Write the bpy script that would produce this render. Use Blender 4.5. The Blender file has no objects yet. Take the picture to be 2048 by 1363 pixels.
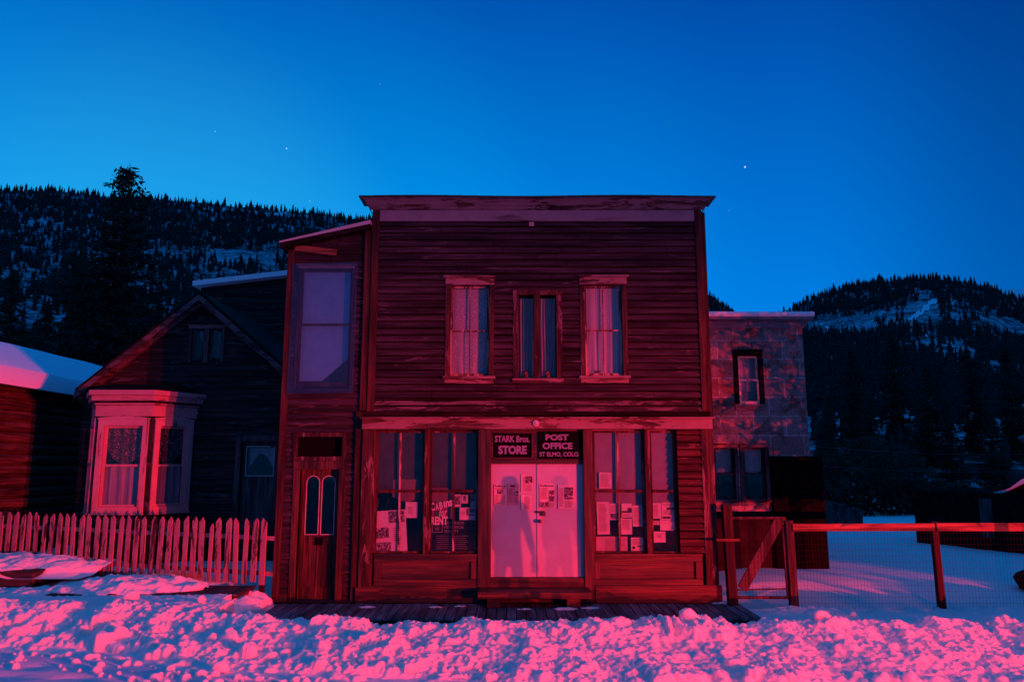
import bpy, math, random
import numpy as np
from mathutils import Vector, Matrix
R = math.radians
random.seed(7)
sc = bpy.context.scene
col = sc.collection

# ------------------------------------------------------------------ camera
F, CY, D, CH = 1530.0, 681.5, 13.3, 2.3
PITCH = math.atan(248.5 / F)
cam = bpy.data.objects.new('camera', bpy.data.cameras.new('camera'))
col.objects.link(cam); sc.camera = cam
cam.location = (0, -D, CH); cam.rotation_euler = (math.pi / 2 + PITCH, 0, 0)
cam.data.sensor_width = 36; cam.data.lens = F / 2048 * 36
cam.data.clip_start = .05; cam.data.clip_end = 5000
sc.render.resolution_x, sc.render.resolution_y = 1024, 681
sc.view_settings.view_transform = 'Standard'; sc.view_settings.look = 'None'
sc.view_settings.exposure = 0; sc.view_settings.gamma = 1

def ray(u, v):
    a, b = u - 1024, CY - v
    return Vector((a, F * math.cos(PITCH) - b * math.sin(PITCH), F * math.sin(PITCH) + b * math.cos(PITCH)))
def P(u, v, Y=0.0):
    d = ray(u, v); t = (Y + D) / d.y
    return Vector((d.x * t, Y, CH + d.z * t))
def PX(u, v, Y=0.0): return P(u, v, Y).x
def PZ(v, Y=0.0): return P(1024, v, Y).z
def RC(u0, v0, u1, v1, Y=0.0):
    """rectangle on the wall plane y=Y -> x0,x1,z0,z1"""
    vm = (v0 + v1) / 2
    return PX(u0, vm, Y), PX(u1, vm, Y), PZ(v1, Y), PZ(v0, Y)

# ------------------------------------------------------------------ world: sky just after sunset, glow behind the left hill
w = bpy.data.worlds.new('World'); sc.world = w; w.use_nodes = True
nt = w.node_tree; nt.nodes.clear()
def WN(t, **k):
    n = nt.nodes.new(t)
    for a, b in k.items(): setattr(n, a, b)
    return n
out = WN('ShaderNodeOutputWorld'); bg = WN('ShaderNodeBackground'); nt.links.new(bg.outputs[0], out.inputs[0])
tc = WN('ShaderNodeTexCoord')
G = ray(330, 520).normalized()
dot = WN('ShaderNodeVectorMath', operation='DOT_PRODUCT'); dot.inputs[1].default_value = G
nt.links.new(tc.outputs['Generated'], dot.inputs[0])
mr = WN('ShaderNodeMapRange'); mr.inputs['From Min'].default_value = -1; mr.inputs['From Max'].default_value = 1
nt.links.new(dot.outputs['Value'], mr.inputs['Value'])
cr = WN('ShaderNodeValToRGB'); nt.links.new(mr.outputs[0], cr.inputs[0])
cr.color_ramp.interpolation = 'EASE'
stops = [(0, (.010, .115, .46)), (.55, (.006, .105, .44)), (.76, (.0, .095, .48)), (.86, (.0, .175, .78)), (.935, (.0, .235, .90)), (.975, (.0, .30, .99)), (1.0, (.016, .38, 1.0))]
e = cr.color_ramp.elements
e[0].position = 0; e[0].color = (*stops[0][1], 1); e[1].position = 1; e[1].color = (*stops[-1][1], 1)
for p_, c_ in stops[1:-1]:
    q = e.new(p_); q.color = (*c_, 1)
sep = WN('ShaderNodeSeparateXYZ'); nt.links.new(tc.outputs['Generated'], sep.inputs[0])
er = WN('ShaderNodeValToRGB'); nt.links.new(sep.outputs['Z'], er.inputs[0])
ee = er.color_ramp.elements
ee[0].position = 0.12; ee[0].color = (1.0, 1.35, 1.08, 1); q = ee.new(.30); q.color = (.95, .95, .98, 1); ee[1].position = 1.0; ee[1].color = (1.1, 1.5, 1.25, 1)
q = ee.new(.57); q.color = (.34, .33, .46, 1); q = ee.new(.68); q.color = (.8, 1.1, 1.0, 1)
mx = WN('ShaderNodeMixRGB', blend_type='MULTIPLY'); mx.inputs[0].default_value = 1
nt.links.new(cr.outputs[0], mx.inputs[1]); nt.links.new(er.outputs[0], mx.inputs[2])
# a handful of early stars at fixed directions
last = mx.outputs[0]
for (su, sv, rr, br) in [(1490, 334, 1.1, .9), (573, 297, .9, .6), (430, 263, .7, .4), (760, 168, .6, .2), (1458, 421, .6, .2), (620, 402, .7, .3)]:
    dd = WN('ShaderNodeVectorMath', operation='DISTANCE'); dd.inputs[1].default_value = ray(su, sv).normalized()
    nt.links.new(tc.outputs['Generated'], dd.inputs[0])
    m1 = WN('ShaderNodeMapRange'); m1.inputs['From Min'].default_value = rr * .0004; m1.inputs['From Max'].default_value = rr * .0013
    m1.inputs['To Min'].default_value = br; m1.inputs['To Max'].default_value = 0
    nt.links.new(dd.outputs['Value'], m1.inputs['Value'])
    ad = WN('ShaderNodeMixRGB', blend_type='ADD'); nt.links.new(m1.outputs[0], ad.inputs[0]); nt.links.new(last, ad.inputs[1])
    ad.inputs[2].default_value = (.7, .8, 1, 1); last = ad.outputs[0]
nt.links.new(last, bg.inputs[0]); bg.inputs[1].default_value = 1.0

# ------------------------------------------------------------------ red tail lamps of a vehicle standing in the road, out of frame on the right
LA, LB = Vector((18.8, -19.3, 1.5)), Vector((16.97, -19.3, 1.5))
def red_lamp(name, loc, power, aim=Vector((-2.2, 0, .3)), size=88, rad=.045, sq=.31):
    l = bpy.data.lights.new(name, 'SPOT'); o = bpy.data.objects.new(name, l); col.objects.link(o)
    l.color = (1, .014, .022); l.energy = power; l.spot_size = R(size); l.spot_blend = 1.0; l.shadow_soft_size = rad
    o.location = loc; d = aim - loc
    o.rotation_euler = d.to_track_quat('-Z', 'Y').to_euler(); o.scale = (1, sq, 1)
red_lamp('tail_lamp', LA, 60000)
red_lamp('tail_lamp', LB, 23000)
# low, soft red fill lamp added by the road, washing over the bank only
red_lamp('near_fill_lamp', Vector((6.0, -12.0, 1.55)), 4300, Vector((-.8, -4.4, -.1)), 124, .22, .105)

# ------------------------------------------------------------------ helpers
def tag(o, label=None, cat=None, group=None, kind=None):
    if label: o['label'] = label
    if cat: o['category'] = cat
    if group: o['group'] = group
    if kind: o['kind'] = kind
    return o
def thing(name, loc, label, cat, group=None):
    o = bpy.data.objects.new(name, None); col.objects.link(o); o.location = loc; o.empty_display_size = .2
    return tag(o, label, cat, group)
ORG = {}
class MB:
    def __init__(s): s.v = []; s.f = []
    def add(s, vs, fs):
        n = len(s.v); s.v += [tuple(p) for p in vs]; s.f += [tuple(i + n for i in f) for f in fs]; return s
    def box(s, x0, x1, y0, y1, z0, z1, j=0):
        if x0 > x1: x0, x1 = x1, x0
        if y0 > y1: y0, y1 = y1, y0
        if z0 > z1: z0, z1 = z1, z0
        q = [(x, y, z) for x in (x0, x1) for y in (y0, y1) for z in (z0, z1)]
        if j: q = [(a + random.uniform(-j, j), b + random.uniform(-j, j), c + random.uniform(-j, j)) for a, b, c in q]
        return s.add(q, [(0, 1, 3, 2), (4, 6, 7, 5), (0, 4, 5, 1), (2, 3, 7, 6), (0, 2, 6, 4), (1, 5, 7, 3)])
    def beam(s, p0, p1, wd, th, up=(0, 0, 1)):
        """rectangular bar; wd along cross(dir,up), th along the remaining axis"""
        p0, p1 = Vector(p0), Vector(p1); d = (p1 - p0).normalized(); u = Vector(up)
        a = d.cross(u).normalized() * wd / 2; b = a.normalized().cross(d).normalized() * th / 2
        q = []
        for p in (p0, p1): q += [p - a - b, p + a - b, p + a + b, p - a + b]
        return s.add(q, [(0, 1, 2, 3), (7, 6, 5, 4), (0, 4, 5, 1), (1, 5, 6, 2), (2, 6, 7, 3), (3, 7, 4, 0)])
    def prism(s, poly, y0, y1):
        """poly of (x,z), extruded along y"""
        n = len(poly)
        q = [(x, y0, z) for x, z in poly] + [(x, y1, z) for x, z in poly]
        return s.add(q, [tuple(range(n)), tuple(range(2 * n - 1, n - 1, -1))] + [(i, i + n, (i + 1) % n + n, (i + 1) % n) for i in range(n)])
    def extr(s, poly, d):
        d = Vector(d); n = len(poly); q = [Vector(p) for p in poly]; q += [p + d for p in q]
        return s.add(q, [tuple(range(n)), tuple(range(2 * n - 1, n - 1, -1))] + [(i, i + n, (i + 1) % n + n, (i + 1) % n) for i in range(n)])
    def tube(s, p0, p1, r0, r1=None, n=8):
        r1 = r0 if r1 is None else r1
        p0, p1 = Vector(p0), Vector(p1); d = (p1 - p0).normalized()
        a = d.orthogonal().normalized(); b = d.cross(a); q = []
        for p, r in ((p0, r0), (p1, r1)):
            for k in range(n):
                t = 2 * math.pi * k / n; q.append(p + a * r * math.cos(t) + b * r * math.sin(t))
        return s.add(q, [(k, (k + 1) % n, (k + 1) % n + n, k + n) for k in range(n)] + [tuple(range(n - 1, -1, -1)), tuple(range(n, 2 * n))])
    def ball(s, c, r, n=10, m=7, sq=(1, 1, 1)):
        q = [Vector(c) + Vector((0, 0, r * sq[2]))]
        for i in range(1, m):
            t = math.pi * i / m
            for k in range(n):
                a = 2 * math.pi * k / n
                q.append(Vector(c) + Vector((r * sq[0] * math.sin(t) * math.cos(a), r * sq[1] * math.sin(t) * math.sin(a), r * sq[2] * math.cos(t))))
        q.append(Vector(c) - Vector((0, 0, r * sq[2]))); L = len(q) - 1; f = []
        for k in range(n): f.append((0, 1 + k, 1 + (k + 1) % n)); f.append((L, L - n + (k + 1) % n, L - n + k))
        for i in range(m - 2):
            for k in range(n):
                a = 1 + i * n; f.append((a + k, a + n + k, a + n + (k + 1) % n, a + (k + 1) % n))
        return s.add(q, f)
    def build(s, name, mat, parent=None, bevel=0, smooth=False):
        o0 = Vector((0, 0, 0)); p = parent
        while p is not None: o0 += p.location; p = p.parent
        me = bpy.data.meshes.new(name)
        me.from_pydata([(a - o0.x, b - o0.y, c - o0.z) for a, b, c in s.v], [], s.f); me.update()
        if mat: me.materials.append(mat)
        if smooth: me.polygons.foreach_set('use_smooth', [True] * len(me.polygons))
        o = bpy.data.objects.new(name, me); col.objects.link(o)
        if parent: o.parent = parent
        if bevel:
            b = o.modifiers.new('bevel', 'BEVEL'); b.width = bevel; b.segments = 1; b.limit_method = 'ANGLE'
        return o
def B(name, mat, parent, *a, bevel=0, j=0):
    return MB().box(*a, j=j).build(name, mat, parent, bevel=bevel)

# ---- numpy value noise
_rng = np.random.RandomState(3); _T = _rng.rand(256, 256)
def vn(x, y, off=0):
    x = np.asarray(x, float) + off * 17.13; y = np.asarray(y, float) + off * 9.71
    xi = np.floor(x).astype(int); yi = np.floor(y).astype(int); fx = x - xi; fy = y - yi
    fx = fx * fx * (3 - 2 * fx); fy = fy * fy * (3 - 2 * fy)
    a = _T[xi & 255, yi & 255]; b = _T[(xi + 1) & 255, yi & 255]; c = _T[xi & 255, (yi + 1) & 255]; d = _T[(xi + 1) & 255, (yi + 1) & 255]
    return (a * (1 - fx) + b * fx) * (1 - fy) + (c * (1 - fx) + d * fx) * fy - .5
def fbm(x, y, o=4, off=0):
    t = 0; a = 1.0
    for i in range(o): t = t + a * vn(x * 2 ** i, y * 2 ** i, off + i); a *= .5
    return t
def sstep(a, b, x):
    t = np.clip((x - a) / (b - a), 0, 1); return t * t * (3 - 2 * t)

# ------------------------------------------------------------------ materials
class NG:
    def __init__(s, name):
        s.m = bpy.data.materials.new(name); s.m.use_nodes = True; s.t = s.m.node_tree
        s.b = s.t.nodes['Principled BSDF']; s.o = s.t.nodes['Material Output']
        s.tc = s.n('ShaderNodeTexCoord')
    def n(s, t, **k):
        q = s.t.nodes.new(t)
        for a, b in k.items(): setattr(q, a, b)
        return q
    def l(s, a, b): s.t.links.new(a, b)
    def map(s, scale, src='Object', loc=(0, 0, 0)):
        m = s.n('ShaderNodeMapping'); m.inputs['Scale'].default_value = scale; m.inputs['Location'].default_value = loc
        s.l(s.tc.outputs[src], m.inputs[0]); return m.outputs[0]
    def noise(s, vec, scale=1, detail=5, rough=.6, dist=0):
        q = s.n('ShaderNodeTexNoise'); q.inputs['Scale'].default_value = scale; q.inputs['Detail'].default_value = detail
        q.inputs['Roughness'].default_value = rough; q.inputs['Distortion'].default_value = dist
        s.l(vec, q.inputs['Vector']); return q.outputs['Fac']
    def ramp(s, fac, stops):
        q = s.n('ShaderNodeValToRGB'); s.l(fac, q.inputs[0]); e = q.color_ramp.elements
        c4 = lambda c: (c, c, c, 1) if not isinstance(c, tuple) else (*c, 1)
        e[0].position, e[0].color = stops[0][0], c4(stops[0][1]); e[1].position, e[1].color = stops[-1][0], c4(stops[-1][1])
        for p, c in stops[1:-1]: k = e.new(p); k.color = c4(c)
        return q.outputs[0]
    def mix(s, fac, a, b, mode='MIX'):
        q = s.n('ShaderNodeMixRGB', blend_type=mode)
        for i, x in ((0, fac), (1, a), (2, b)):
            if isinstance(x, (int, float)): q.inputs[i].default_value = x
            elif isinstance(x, tuple): q.inputs[i].default_value = (*x, 1)
            else: s.l(x, q.inputs[i])
        return q.outputs[0]
    def bump(s, h, strength=.5, dist=.01):
        q = s.n('ShaderNodeBump'); q.inputs['Strength'].default_value = strength; q.inputs['Distance'].default_value = dist
        s.l(h, q.inputs['Height']); s.l(q.outputs[0], s.b.inputs['Normal'])
    def col(s, c, rough=.8, spec=.3):
        if isinstance(c, tuple): s.b.inputs['Base Color'].default_value = (*c, 1)
        else: s.l(c, s.b.inputs['Base Color'])
        s.b.inputs['Roughness'].default_value = rough; s.b.inputs['Specular IOR Level'].default_value = spec
        return s.m

KEEP = {'bay_white_trim', 'bay_white_trim_flat', 'dark_siding', 'log_wall', 'near_black_wood', 'deck_boards', 'grey_plank', 'rusty_dark_panel', 'platform_boards'}
def wood(name, light, dark, axis='x', paint=None, amt=.5, rough=.8, patch=1.0, streak=1.0, spec=.25):
    if name not in KEEP:
        light = tuple(.64 * x for x in light); dark = tuple(.60 * x for x in dark); paint = tuple(.62 * x for x in paint) if paint else None
    g = NG(name)
    sc1 = {'x': (1.2, 30, 30), 'z': (30, 30, 1.2), 'y': (30, 1.2, 30)}[axis]
    sc2 = {'x': (.5, 5, 5), 'z': (5, 5, .5), 'y': (5, .5, 5)}[axis]
    grain = g.noise(g.map(sc1), streak, 6, .65, .4)
    big = g.noise(g.map(sc2, loc=(3, 1, 7)), 1.3, 4, .6)
    c = g.mix(g.ramp(grain, [(.36, 0.), (.66, 1.)]), tuple(.5 * x for x in dark), tuple(1.1 * x for x in light))
    c = g.mix(g.ramp(big, [(.38, .85), (.58, 0.)]), c, tuple(.25 * x for x in dark))
    h = grain
    if paint:
        sp = {'x': (1.1, 5, 7), 'z': (7, 5, 1.1), 'y': (5, 1.1, 7)}[axis]
        pn = g.noise(g.map(sp, loc=(11, 5, 2)), patch, 8, .72, .6)
        a = .62 - .26 * amt
        mask = g.ramp(pn, [(a - .012, 0.), (a + .02, 1.)])
        pv = g.noise(g.map((2, 2, 2)), 1.5, 4, .6)
        pc = g.mix(g.ramp(pv, [(.3, .0), (.7, .55)]), paint, tuple(.55 * x for x in paint))
        c = g.mix(mask, c, pc); h = g.mix(.35, grain, mask)
    g.bump(h, .55, .006)
    return g.col(c, rough, spec)

M = {}
M['siding'] = wood('weathered_siding', (.078, .058, .08), (.022, .017, .023), 'x', (.14, .11, .14), .02)
M['siding_worn'] = wood('flaking_siding', (.085, .055, .07), (.022, .015, .02), 'x', (.19, .14, .17), .34)
M['siding_red'] = wood('red_brown_siding', (.13, .045, .045), (.05, .018, .018), 'x', (.2, .1, .1), .05)
M['siding_dark'] = wood('dark_siding', (.035, .033, .036), (.012, .011, .013), 'x', (.07, .07, .08), .1)
M['trim_h'] = wood('painted_trim_horizontal', (.19, .10, .085), (.06, .03, .028), 'x', (.34, .24, .25), .58)
M['trim_v'] = wood('painted_trim_vertical', (.13, .06, .055), (.04, .018, .018), 'z', (.24, .16, .18), .22)
M['post'] = wood('brown_trim', (.13, .05, .038), (.05, .02, .017), 'z')
M['base_h'] = wood('varnished_panel_board', (.135, .052, .038), (.032, .014, .012), 'x', rough=.5, spec=.4)
M['base_v'] = wood('varnished_panel_stile', (.135, .052, .038), (.032, .014, .012), 'z', rough=.5, spec=.4)
M['frieze'] = wood('white_frieze_paint', (.25, .22, .25), (.15, .12, .14), 'x', (.30, .30, .36), .9, patch=.6)
M['crown'] = wood('white_cornice_paint', (.16, .08, .08), (.04, .018, .02), 'x', (.27, .21, .25), .60)
M['black_wood'] = wood('near_black_wood', (.022, .018, .018), (.008, .007, .008), 'x', spec=.04)  # near-black wood of roofs, shed and wall backing, also the painted shade band
M['boards'] = wood('deck_boards', (.30, .22, .26), (.13, .10, .12), 'y')
M['platform'] = wood('platform_boards', (.13, .085, .09), (.04, .026, .03), 'y')
M['picket'] = wood('whitewashed_picket', (.26, .17, .17), (.12, .07, .07), 'z', (.66, .30, .36), .66, patch=1.4)
M['rail'] = wood('new_rail', (.42, .20, .12), (.2, .08, .05), 'x')
M['postd'] = wood('dark_post', (.085, .035, .03), (.035, .015, .014), 'z')
M['postg'] = wood('gate_post', (.15, .09, .095), (.06, .035, .038), 'z')
M['bay_trim'] = wood('bay_white_trim', (.30, .22, .23), (.17, .12, .12), 'z', (.47, .27, .31), .88)
M['bay_trim_h'] = wood('bay_white_trim_flat', (.28, .2, .2), (.09, .06, .06), 'x', (.42, .23, .27), .82)
M['rake'] = wood('rake_board', (.11, .09, .10), (.05, .04, .045), 'x', (.17, .15, .17), .5)
M['log'] = wood('log_wall', (.15, .07, .05), (.05, .025, .02), 'y')
M['doorv'] = wood('annex_door_wood', (.17, .07, .05), (.035, .015, .013), 'z', rough=.6)
M['sashw'] = wood('white_sash', (.5, .42, .42), (.3, .22, .22), 'z', (.8, .76, .76), .85)
M['sashr'] = wood('worn_sash', (.32, .18, .15), (.1, .05, .04), 'z', (.6, .5, .48), .45)
M['plank_grey'] = wood('grey_plank', (.12, .11, .12), (.04, .035, .04), 'z')

def simple(name, c, rough=.7, spec=.3, n=0, ns=8):
    g = NG(name)
    if n:
        f = g.noise(g.map((1, 1, 1)), ns, 5, .6)
        cc = g.mix(g.ramp(f, [(.3, 0.), (.7, 1.)]), tuple(x * (1 - n) for x in c), tuple(min(1, x * (1 + n)) for x in c))
        g.bump(f, .2, .004)
        return g.col(cc, rough, spec)
    return g.col(c, rough, spec)
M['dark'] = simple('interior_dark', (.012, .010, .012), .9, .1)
M['black'] = simple('black_board', (.004, .004, .006), .9, .0)
M['letter'] = simple('sign_lettering', (.16, .19, .30), .7, .2, .2, 30)
M['letter_dim'] = simple('faded_lettering', (.17, .15, .2), .7, .2)
M['letter_glass'] = simple('window_lettering', (.34, .32, .36), .7, .2)
M['ink'] = simple('newsprint_ink', (.16, .13, .17), .9, .1)
M['ink2'] = simple('black_ink', (.03, .025, .035), .9, .1)
M['metal_dark'] = simple('dark_iron', (.03, .03, .035), .4, .5)
M['wire'] = simple('old_fence_wire', (.012, .010, .012), .8, .1)
M['metal'] = simple('galvanised_metal', (.35, .35, .37), .4, .6)
M['backdrop_dark'] = simple('dark_cloth', (.035, .03, .045), .95, .1, .3, 5)
M['backdrop_pale'] = simple('pale_cloth', (.15, .15, .21), .95, .1, .12, 6)
M['cloth_pink'] = simple('faded_hanging_cloth', (.12, .07, .09), .95, .1)
M['blind'] = simple('roller_blind', (.19, .50, .66), .9, .1, .12, 5)
M['rock'] = simple('dark_rock', (.008, .008, .009), .95, .1, .4, 4)
M['soil'] = simple('under_floor', (.02, .016, .016), .95, .1)
M['flower'] = simple('red_petal', (.35, .02, .02), .7, .2)
M['leaf'] = simple('dark_leaf', (.02, .04, .02), .8, .2)
M['clay'] = simple('clay_pot', (.12, .05, .035), .8, .2)

def paper_mat():
    g = NG('paper'); f = g.noise(g.map((3, 3, 3)), 4, 3, .5)
    return g.col(g.mix(g.ramp(f, [(.3, 0.), (.7, 1.)]), (.36, .36, .40), (.44, .43, .47)), .9, .1)
M['paper'] = paper_mat()
def paper_dim():
    g = NG('faded_paper'); f = g.noise(g.map((3, 3, 3)), 4, 3, .5)
    return g.col(g.mix(g.ramp(f, [(.3, 0.), (.7, 1.)]), (.26, .20, .24), (.36, .29, .33)), .9, .1)
M['paper_dim'] = paper_dim()
def photo_mat():
    g = NG('printed_photograph'); f = g.noise(g.map((14, 14, 14)), 2.2, 3, .6, .8)
    return g.col(g.ramp(f, [(.42, (.03, .025, .04)), (.55, (.14, .12, .16)), (.64, (.42, .38, .42))]), .9, .1)
M['photo'] = photo_mat()

def snow_mat(name, c=(.82, .78, .74), fine=1.0, fs=60, sss=0):
    g = NG(name)
    a = g.noise(g.map((1, 1, 1)), fs, 4, .7); b = g.noise(g.map((1, 1, 1)), fs * .2, 4, .6)
    h = g.mix(.5, a, b)
    g.bump(h, .8 * fine, .016)
    dirt = g.noise(g.map((1, 1, 1)), 2.3, 6, .7)
    cc = g.mix(g.ramp(dirt, [(.62, 0.), (.78, .35)]), c, (.45, .42, .4))
    g.b.inputs['Subsurface Weight'].default_value = sss; g.b.inputs['Subsurface Radius'].default_value = (1, .7, .7); g.b.inputs['Subsurface Scale'].default_value = .06
    return g.col(cc, .9, .08)
M['snow'] = snow_mat('plowed_snow', sss=.75)
M['snow_soft'] = snow_mat('smooth_snow', fine=.3, fs=12)
M['snow_roof'] = snow_mat('roof_snow', (.8, .82, .86), .25, 8)

def door_mat():
    g = NG('white_door_paint')
    f = g.noise(g.map((1, 1, 1)), 3, 5, .6)
    c = g.mix(g.ramp(f, [(.3, 0.), (.75, 1.)]), (.29, .34, .42), (.34, .40, .48))
    # bare, worn foot of the door: scuffs near the bottom edge
    s_ = g.n('ShaderNodeSeparateXYZ'); g.l(g.tc.outputs['Object'], s_.inputs[0])
    n2 = g.noise(g.map((2.5, 1, 9)), 2.2, 7, .7, .5)
    m1 = g.n('ShaderNodeMath', operation='MULTIPLY_ADD'); g.l(n2, m1.inputs[0]); m1.inputs[1].default_value = -.55
    g.l(s_.outputs['Z'], m1.inputs[2])
    c = g.mix(g.ramp(m1.outputs[0], [(.12, 1.), (.135, 0.)]), c, (.16, .09, .09))
    g.bump(f, .15, .01)
    return g.col(c, .75, .15)
M['door_white'] = door_mat()

def tin_mat():
    g = NG('stamped_tin_blocks')
    mp = g.map((1, 1, 1))
    sw = g.n('ShaderNodeSeparateXYZ'); g.l(mp, sw.inputs[0]); cb = g.n('ShaderNodeCombineXYZ')
    g.l(sw.outputs['X'], cb.inputs[0]); g.l(sw.outputs['Z'], cb.inputs[1])
    br = g.n('ShaderNodeTexBrick'); g.l(cb.outputs[0], br.inputs['Vector'])
    br.inputs['Scale'].default_value = 1; br.inputs['Brick Width'].default_value = .72; br.inputs['Row Height'].default_value = .42
    br.inputs['Mortar Size'].default_value = .014; br.inputs['Mortar Smooth'].default_value = .4; br.inputs['Bias'].default_value = 0
    br.inputs['Color1'].default_value = (.22, .215, .23, 1); br.inputs['Color2'].default_value = (.12, .112, .12, 1); br.inputs['Mortar'].default_value = (.36, .36, .38, 1)
    rn = g.noise(g.map((1.2, 1.2, 1.5)), 1.6, 7, .7, .3)
    rn2 = g.noise(g.map((9, 9, 3)), 1.3, 6, .7)
    rm = g.mix(.3, rn, rn2)
    c = g.mix(g.ramp(rm, [(.50, 0.), (.57, .85)]), br.outputs['Color'], (.09, .032, .02))
    fine = g.noise(g.map((1, 1, 1)), 14, 5, .7)
    c = g.mix(g.ramp(fine, [(.35, .5), (.6, 0.)]), c, (.02, .018, .018))
    hb = g.mix(.4, br.outputs['Fac'], fine)
    g.bump(hb, .5, .012)
    g.b.inputs['Metallic'].default_value = 0
    return g.col(c, .6, .35)
M['tin'] = tin_mat()
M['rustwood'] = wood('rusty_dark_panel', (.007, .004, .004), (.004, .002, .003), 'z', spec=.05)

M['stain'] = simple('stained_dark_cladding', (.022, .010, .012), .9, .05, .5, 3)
def glass_mat(name, tint=(.93, .93, .94), refl=1.0):
    g = NG(name); t = g.t; t.nodes.remove(g.b)
    tr = g.n('ShaderNodeBsdfTransparent'); tr.inputs[0].default_value = (*tint, 1)
    gl = g.n('ShaderNodeBsdfGlossy'); gl.inputs['Roughness'].default_value = .03; gl.inputs[0].default_value = (.9, .9, .9, 1)
    lw = g.n('ShaderNodeLayerWeight'); lw.inputs[0].default_value = .5; fr = g.n('ShaderNodeMath', operation='POWER'); g.l(lw.outputs['Facing'], fr.inputs[0]); fr.inputs[1].default_value = 4
    nz = g.noise(g.map((1, 1, 1)), 2.5, 2, .5); bp = g.n('ShaderNodeBump'); bp.inputs['Strength'].default_value = .12; bp.inputs['Distance'].default_value = .02
    g.l(nz, bp.inputs['Height']); g.l(bp.outputs[0], gl.inputs['Normal'])
    ms = g.n('ShaderNodeMath', operation='MULTIPLY_ADD'); g.l(fr.outputs[0], ms.inputs[0]); ms.inputs[1].default_value = .8 * refl; ms.inputs[2].default_value = .022 * refl
    mx = g.n('ShaderNodeMixShader'); g.l(ms.outputs[0], mx.inputs[0]); g.l(tr.outputs[0], mx.inputs[1]); g.l(gl.outputs[0], mx.inputs[2])
    g.l(mx.outputs[0], g.o.inputs[0]); return g.m
M['glass'] = glass_mat('old_window_glass')
def lace_mat(name, kind, c=(.42, .44, .54), dens=.55):
    g = NG(name)
    if kind == 'lace':
        vec = g.map((1, 1, 1))
        n1 = g.noise(vec, 9, 3, .6, 2.5)
        v = g.n('ShaderNodeTexVoronoi'); v.inputs['Scale'].default_value = 34; g.l(vec, v.inputs['Vector'])
        m_ = g.mix(.4, n1, v.outputs['Distance'])
        a = g.ramp(m_, [(.36, .95), (.44, dens)])
    elif kind == 'dots':
        v = g.n('ShaderNodeTexVoronoi'); v.inputs['Scale'].default_value = 30; v.inputs['Randomness'].default_value = .15; g.l(g.map((1, 1, 1)), v.inputs['Vector'])
        a = g.ramp(v.outputs['Distance'], [(.3, .98), (.45, dens)])
    else:
        a = g.ramp(g.noise(g.map((40, 40, 1.5)), 1, 3, .6), [(.35, dens), (.65, .95)])
    g.col(c, .9, .1)
    tr = g.n('ShaderNodeBsdfTransparent'); mx = g.n('ShaderNodeMixShader')
    g.l(a, mx.inputs[0]); g.l(tr.outputs[0], mx.inputs[1]); g.l(g.b.outputs[0], mx.inputs[2]); g.l(mx.outputs[0], g.o.inputs[0])
    return g.m
M['lace'] = lace_mat('lace_curtain', 'lace', dens=.55)
M['dots'] = lace_mat('dotted_net_curtain', 'dots', dens=.62)
M['sheer'] = lace_mat('sheer_curtain', 'sheer', (.34, .32, .42), .5)
M['lace_dim'] = lace_mat('dim_lace', 'lace', (.35, .33, .38), .15)
def plastic_mat():
    g = NG('cloudy_plastic')
    st = g.noise(g.map((55, 55, 1.2)), 1, 4, .7)
    g.b.inputs['Base Color'].default_value = (.03, .20, .36, 1); g.b.inputs['Roughness'].default_value = .4; g.b.inputs['Specular IOR Level'].default_value = .9
    tr = g.n('ShaderNodeBsdfTransparent'); tr.inputs[0].default_value = (.62, .88, .98, 1); mx = g.n('ShaderNodeMixShader')
    g.l(g.ramp(st, [(.35, .12), (.75, .30)]), mx.inputs[0]); g.l(tr.outputs[0], mx.inputs[1]); g.l(g.b.outputs[0], mx.inputs[2]); g.l(mx.outputs[0], g.o.inputs[0])
    return g.m
M['plastic'] = plastic_mat()
def mountain_mat():
    g = NG('snowy_scrub_slope')
    a = g.noise(g.map((.02, .02, .02)), 1.2, 8, .72, .3)
    st = g.noise(g.map((.25, .25, .03)), 1, 6, .75)
    m_ = g.mix(.5, a, st)
    c = g.mix(g.ramp(m_, [(.46, 0.), (.56, 1.)]), (.014, .018, .022), (.45, .47, .52))
    return g.col(c, .9, .1)
M['mountain'] = mountain_mat()
M['needles'] = simple('spruce_needles', (.020, .030, .022), .9, .1, .5, 3)
M['needles_far'] = simple('far_conifer', (.022, .028, .028), .95, .05)
M['bark'] = simple('spruce_bark', (.04, .03, .028), .95, .1, .4, 6)
M['grass'] = simple('dry_grass', (.3, .16, .1), .9, .1)
M['road'] = snow_mat('packed_road_snow', (.62, .64, .7), 1.0, 30)

# ------------------------------------------------------------------ ground, snow, road
def grid_obj(name, X, Y, Z, mat, kind='structure', smooth=True):
    ny, nx = X.shape
    me = bpy.data.meshes.new(name); n = nx * ny
    me.vertices.add(n); me.vertices.foreach_set('co', np.stack([X, Y, Z], -1).reshape(-1).astype(np.float32))
    i = np.arange(ny - 1)[:, None] * nx + np.arange(nx - 1)[None, :]
    q = np.stack([i, i + 1, i + nx + 1, i + nx], -1).reshape(-1, 4)
    me.loops.add(q.size); me.loops.foreach_set('vertex_index', q.reshape(-1).astype(np.int32))
    me.polygons.add(len(q)); me.polygons.foreach_set('loop_start', (np.arange(len(q)) * 4).astype(np.int32))
    me.polygons.foreach_set('loop_total', np.full(len(q), 4, np.int32))
    me.update(calc_edges=True); me.polygons.foreach_set('use_smooth', np.full(len(q), smooth))
    me.materials.append(mat); o = bpy.data.objects.new(name, me); col.objects.link(o)
    if kind: o['kind'] = kind
    return o
XPTS = [-14, -9, -6.5, -5, -3.8, -3, 0, 5, 9, 14]
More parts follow.
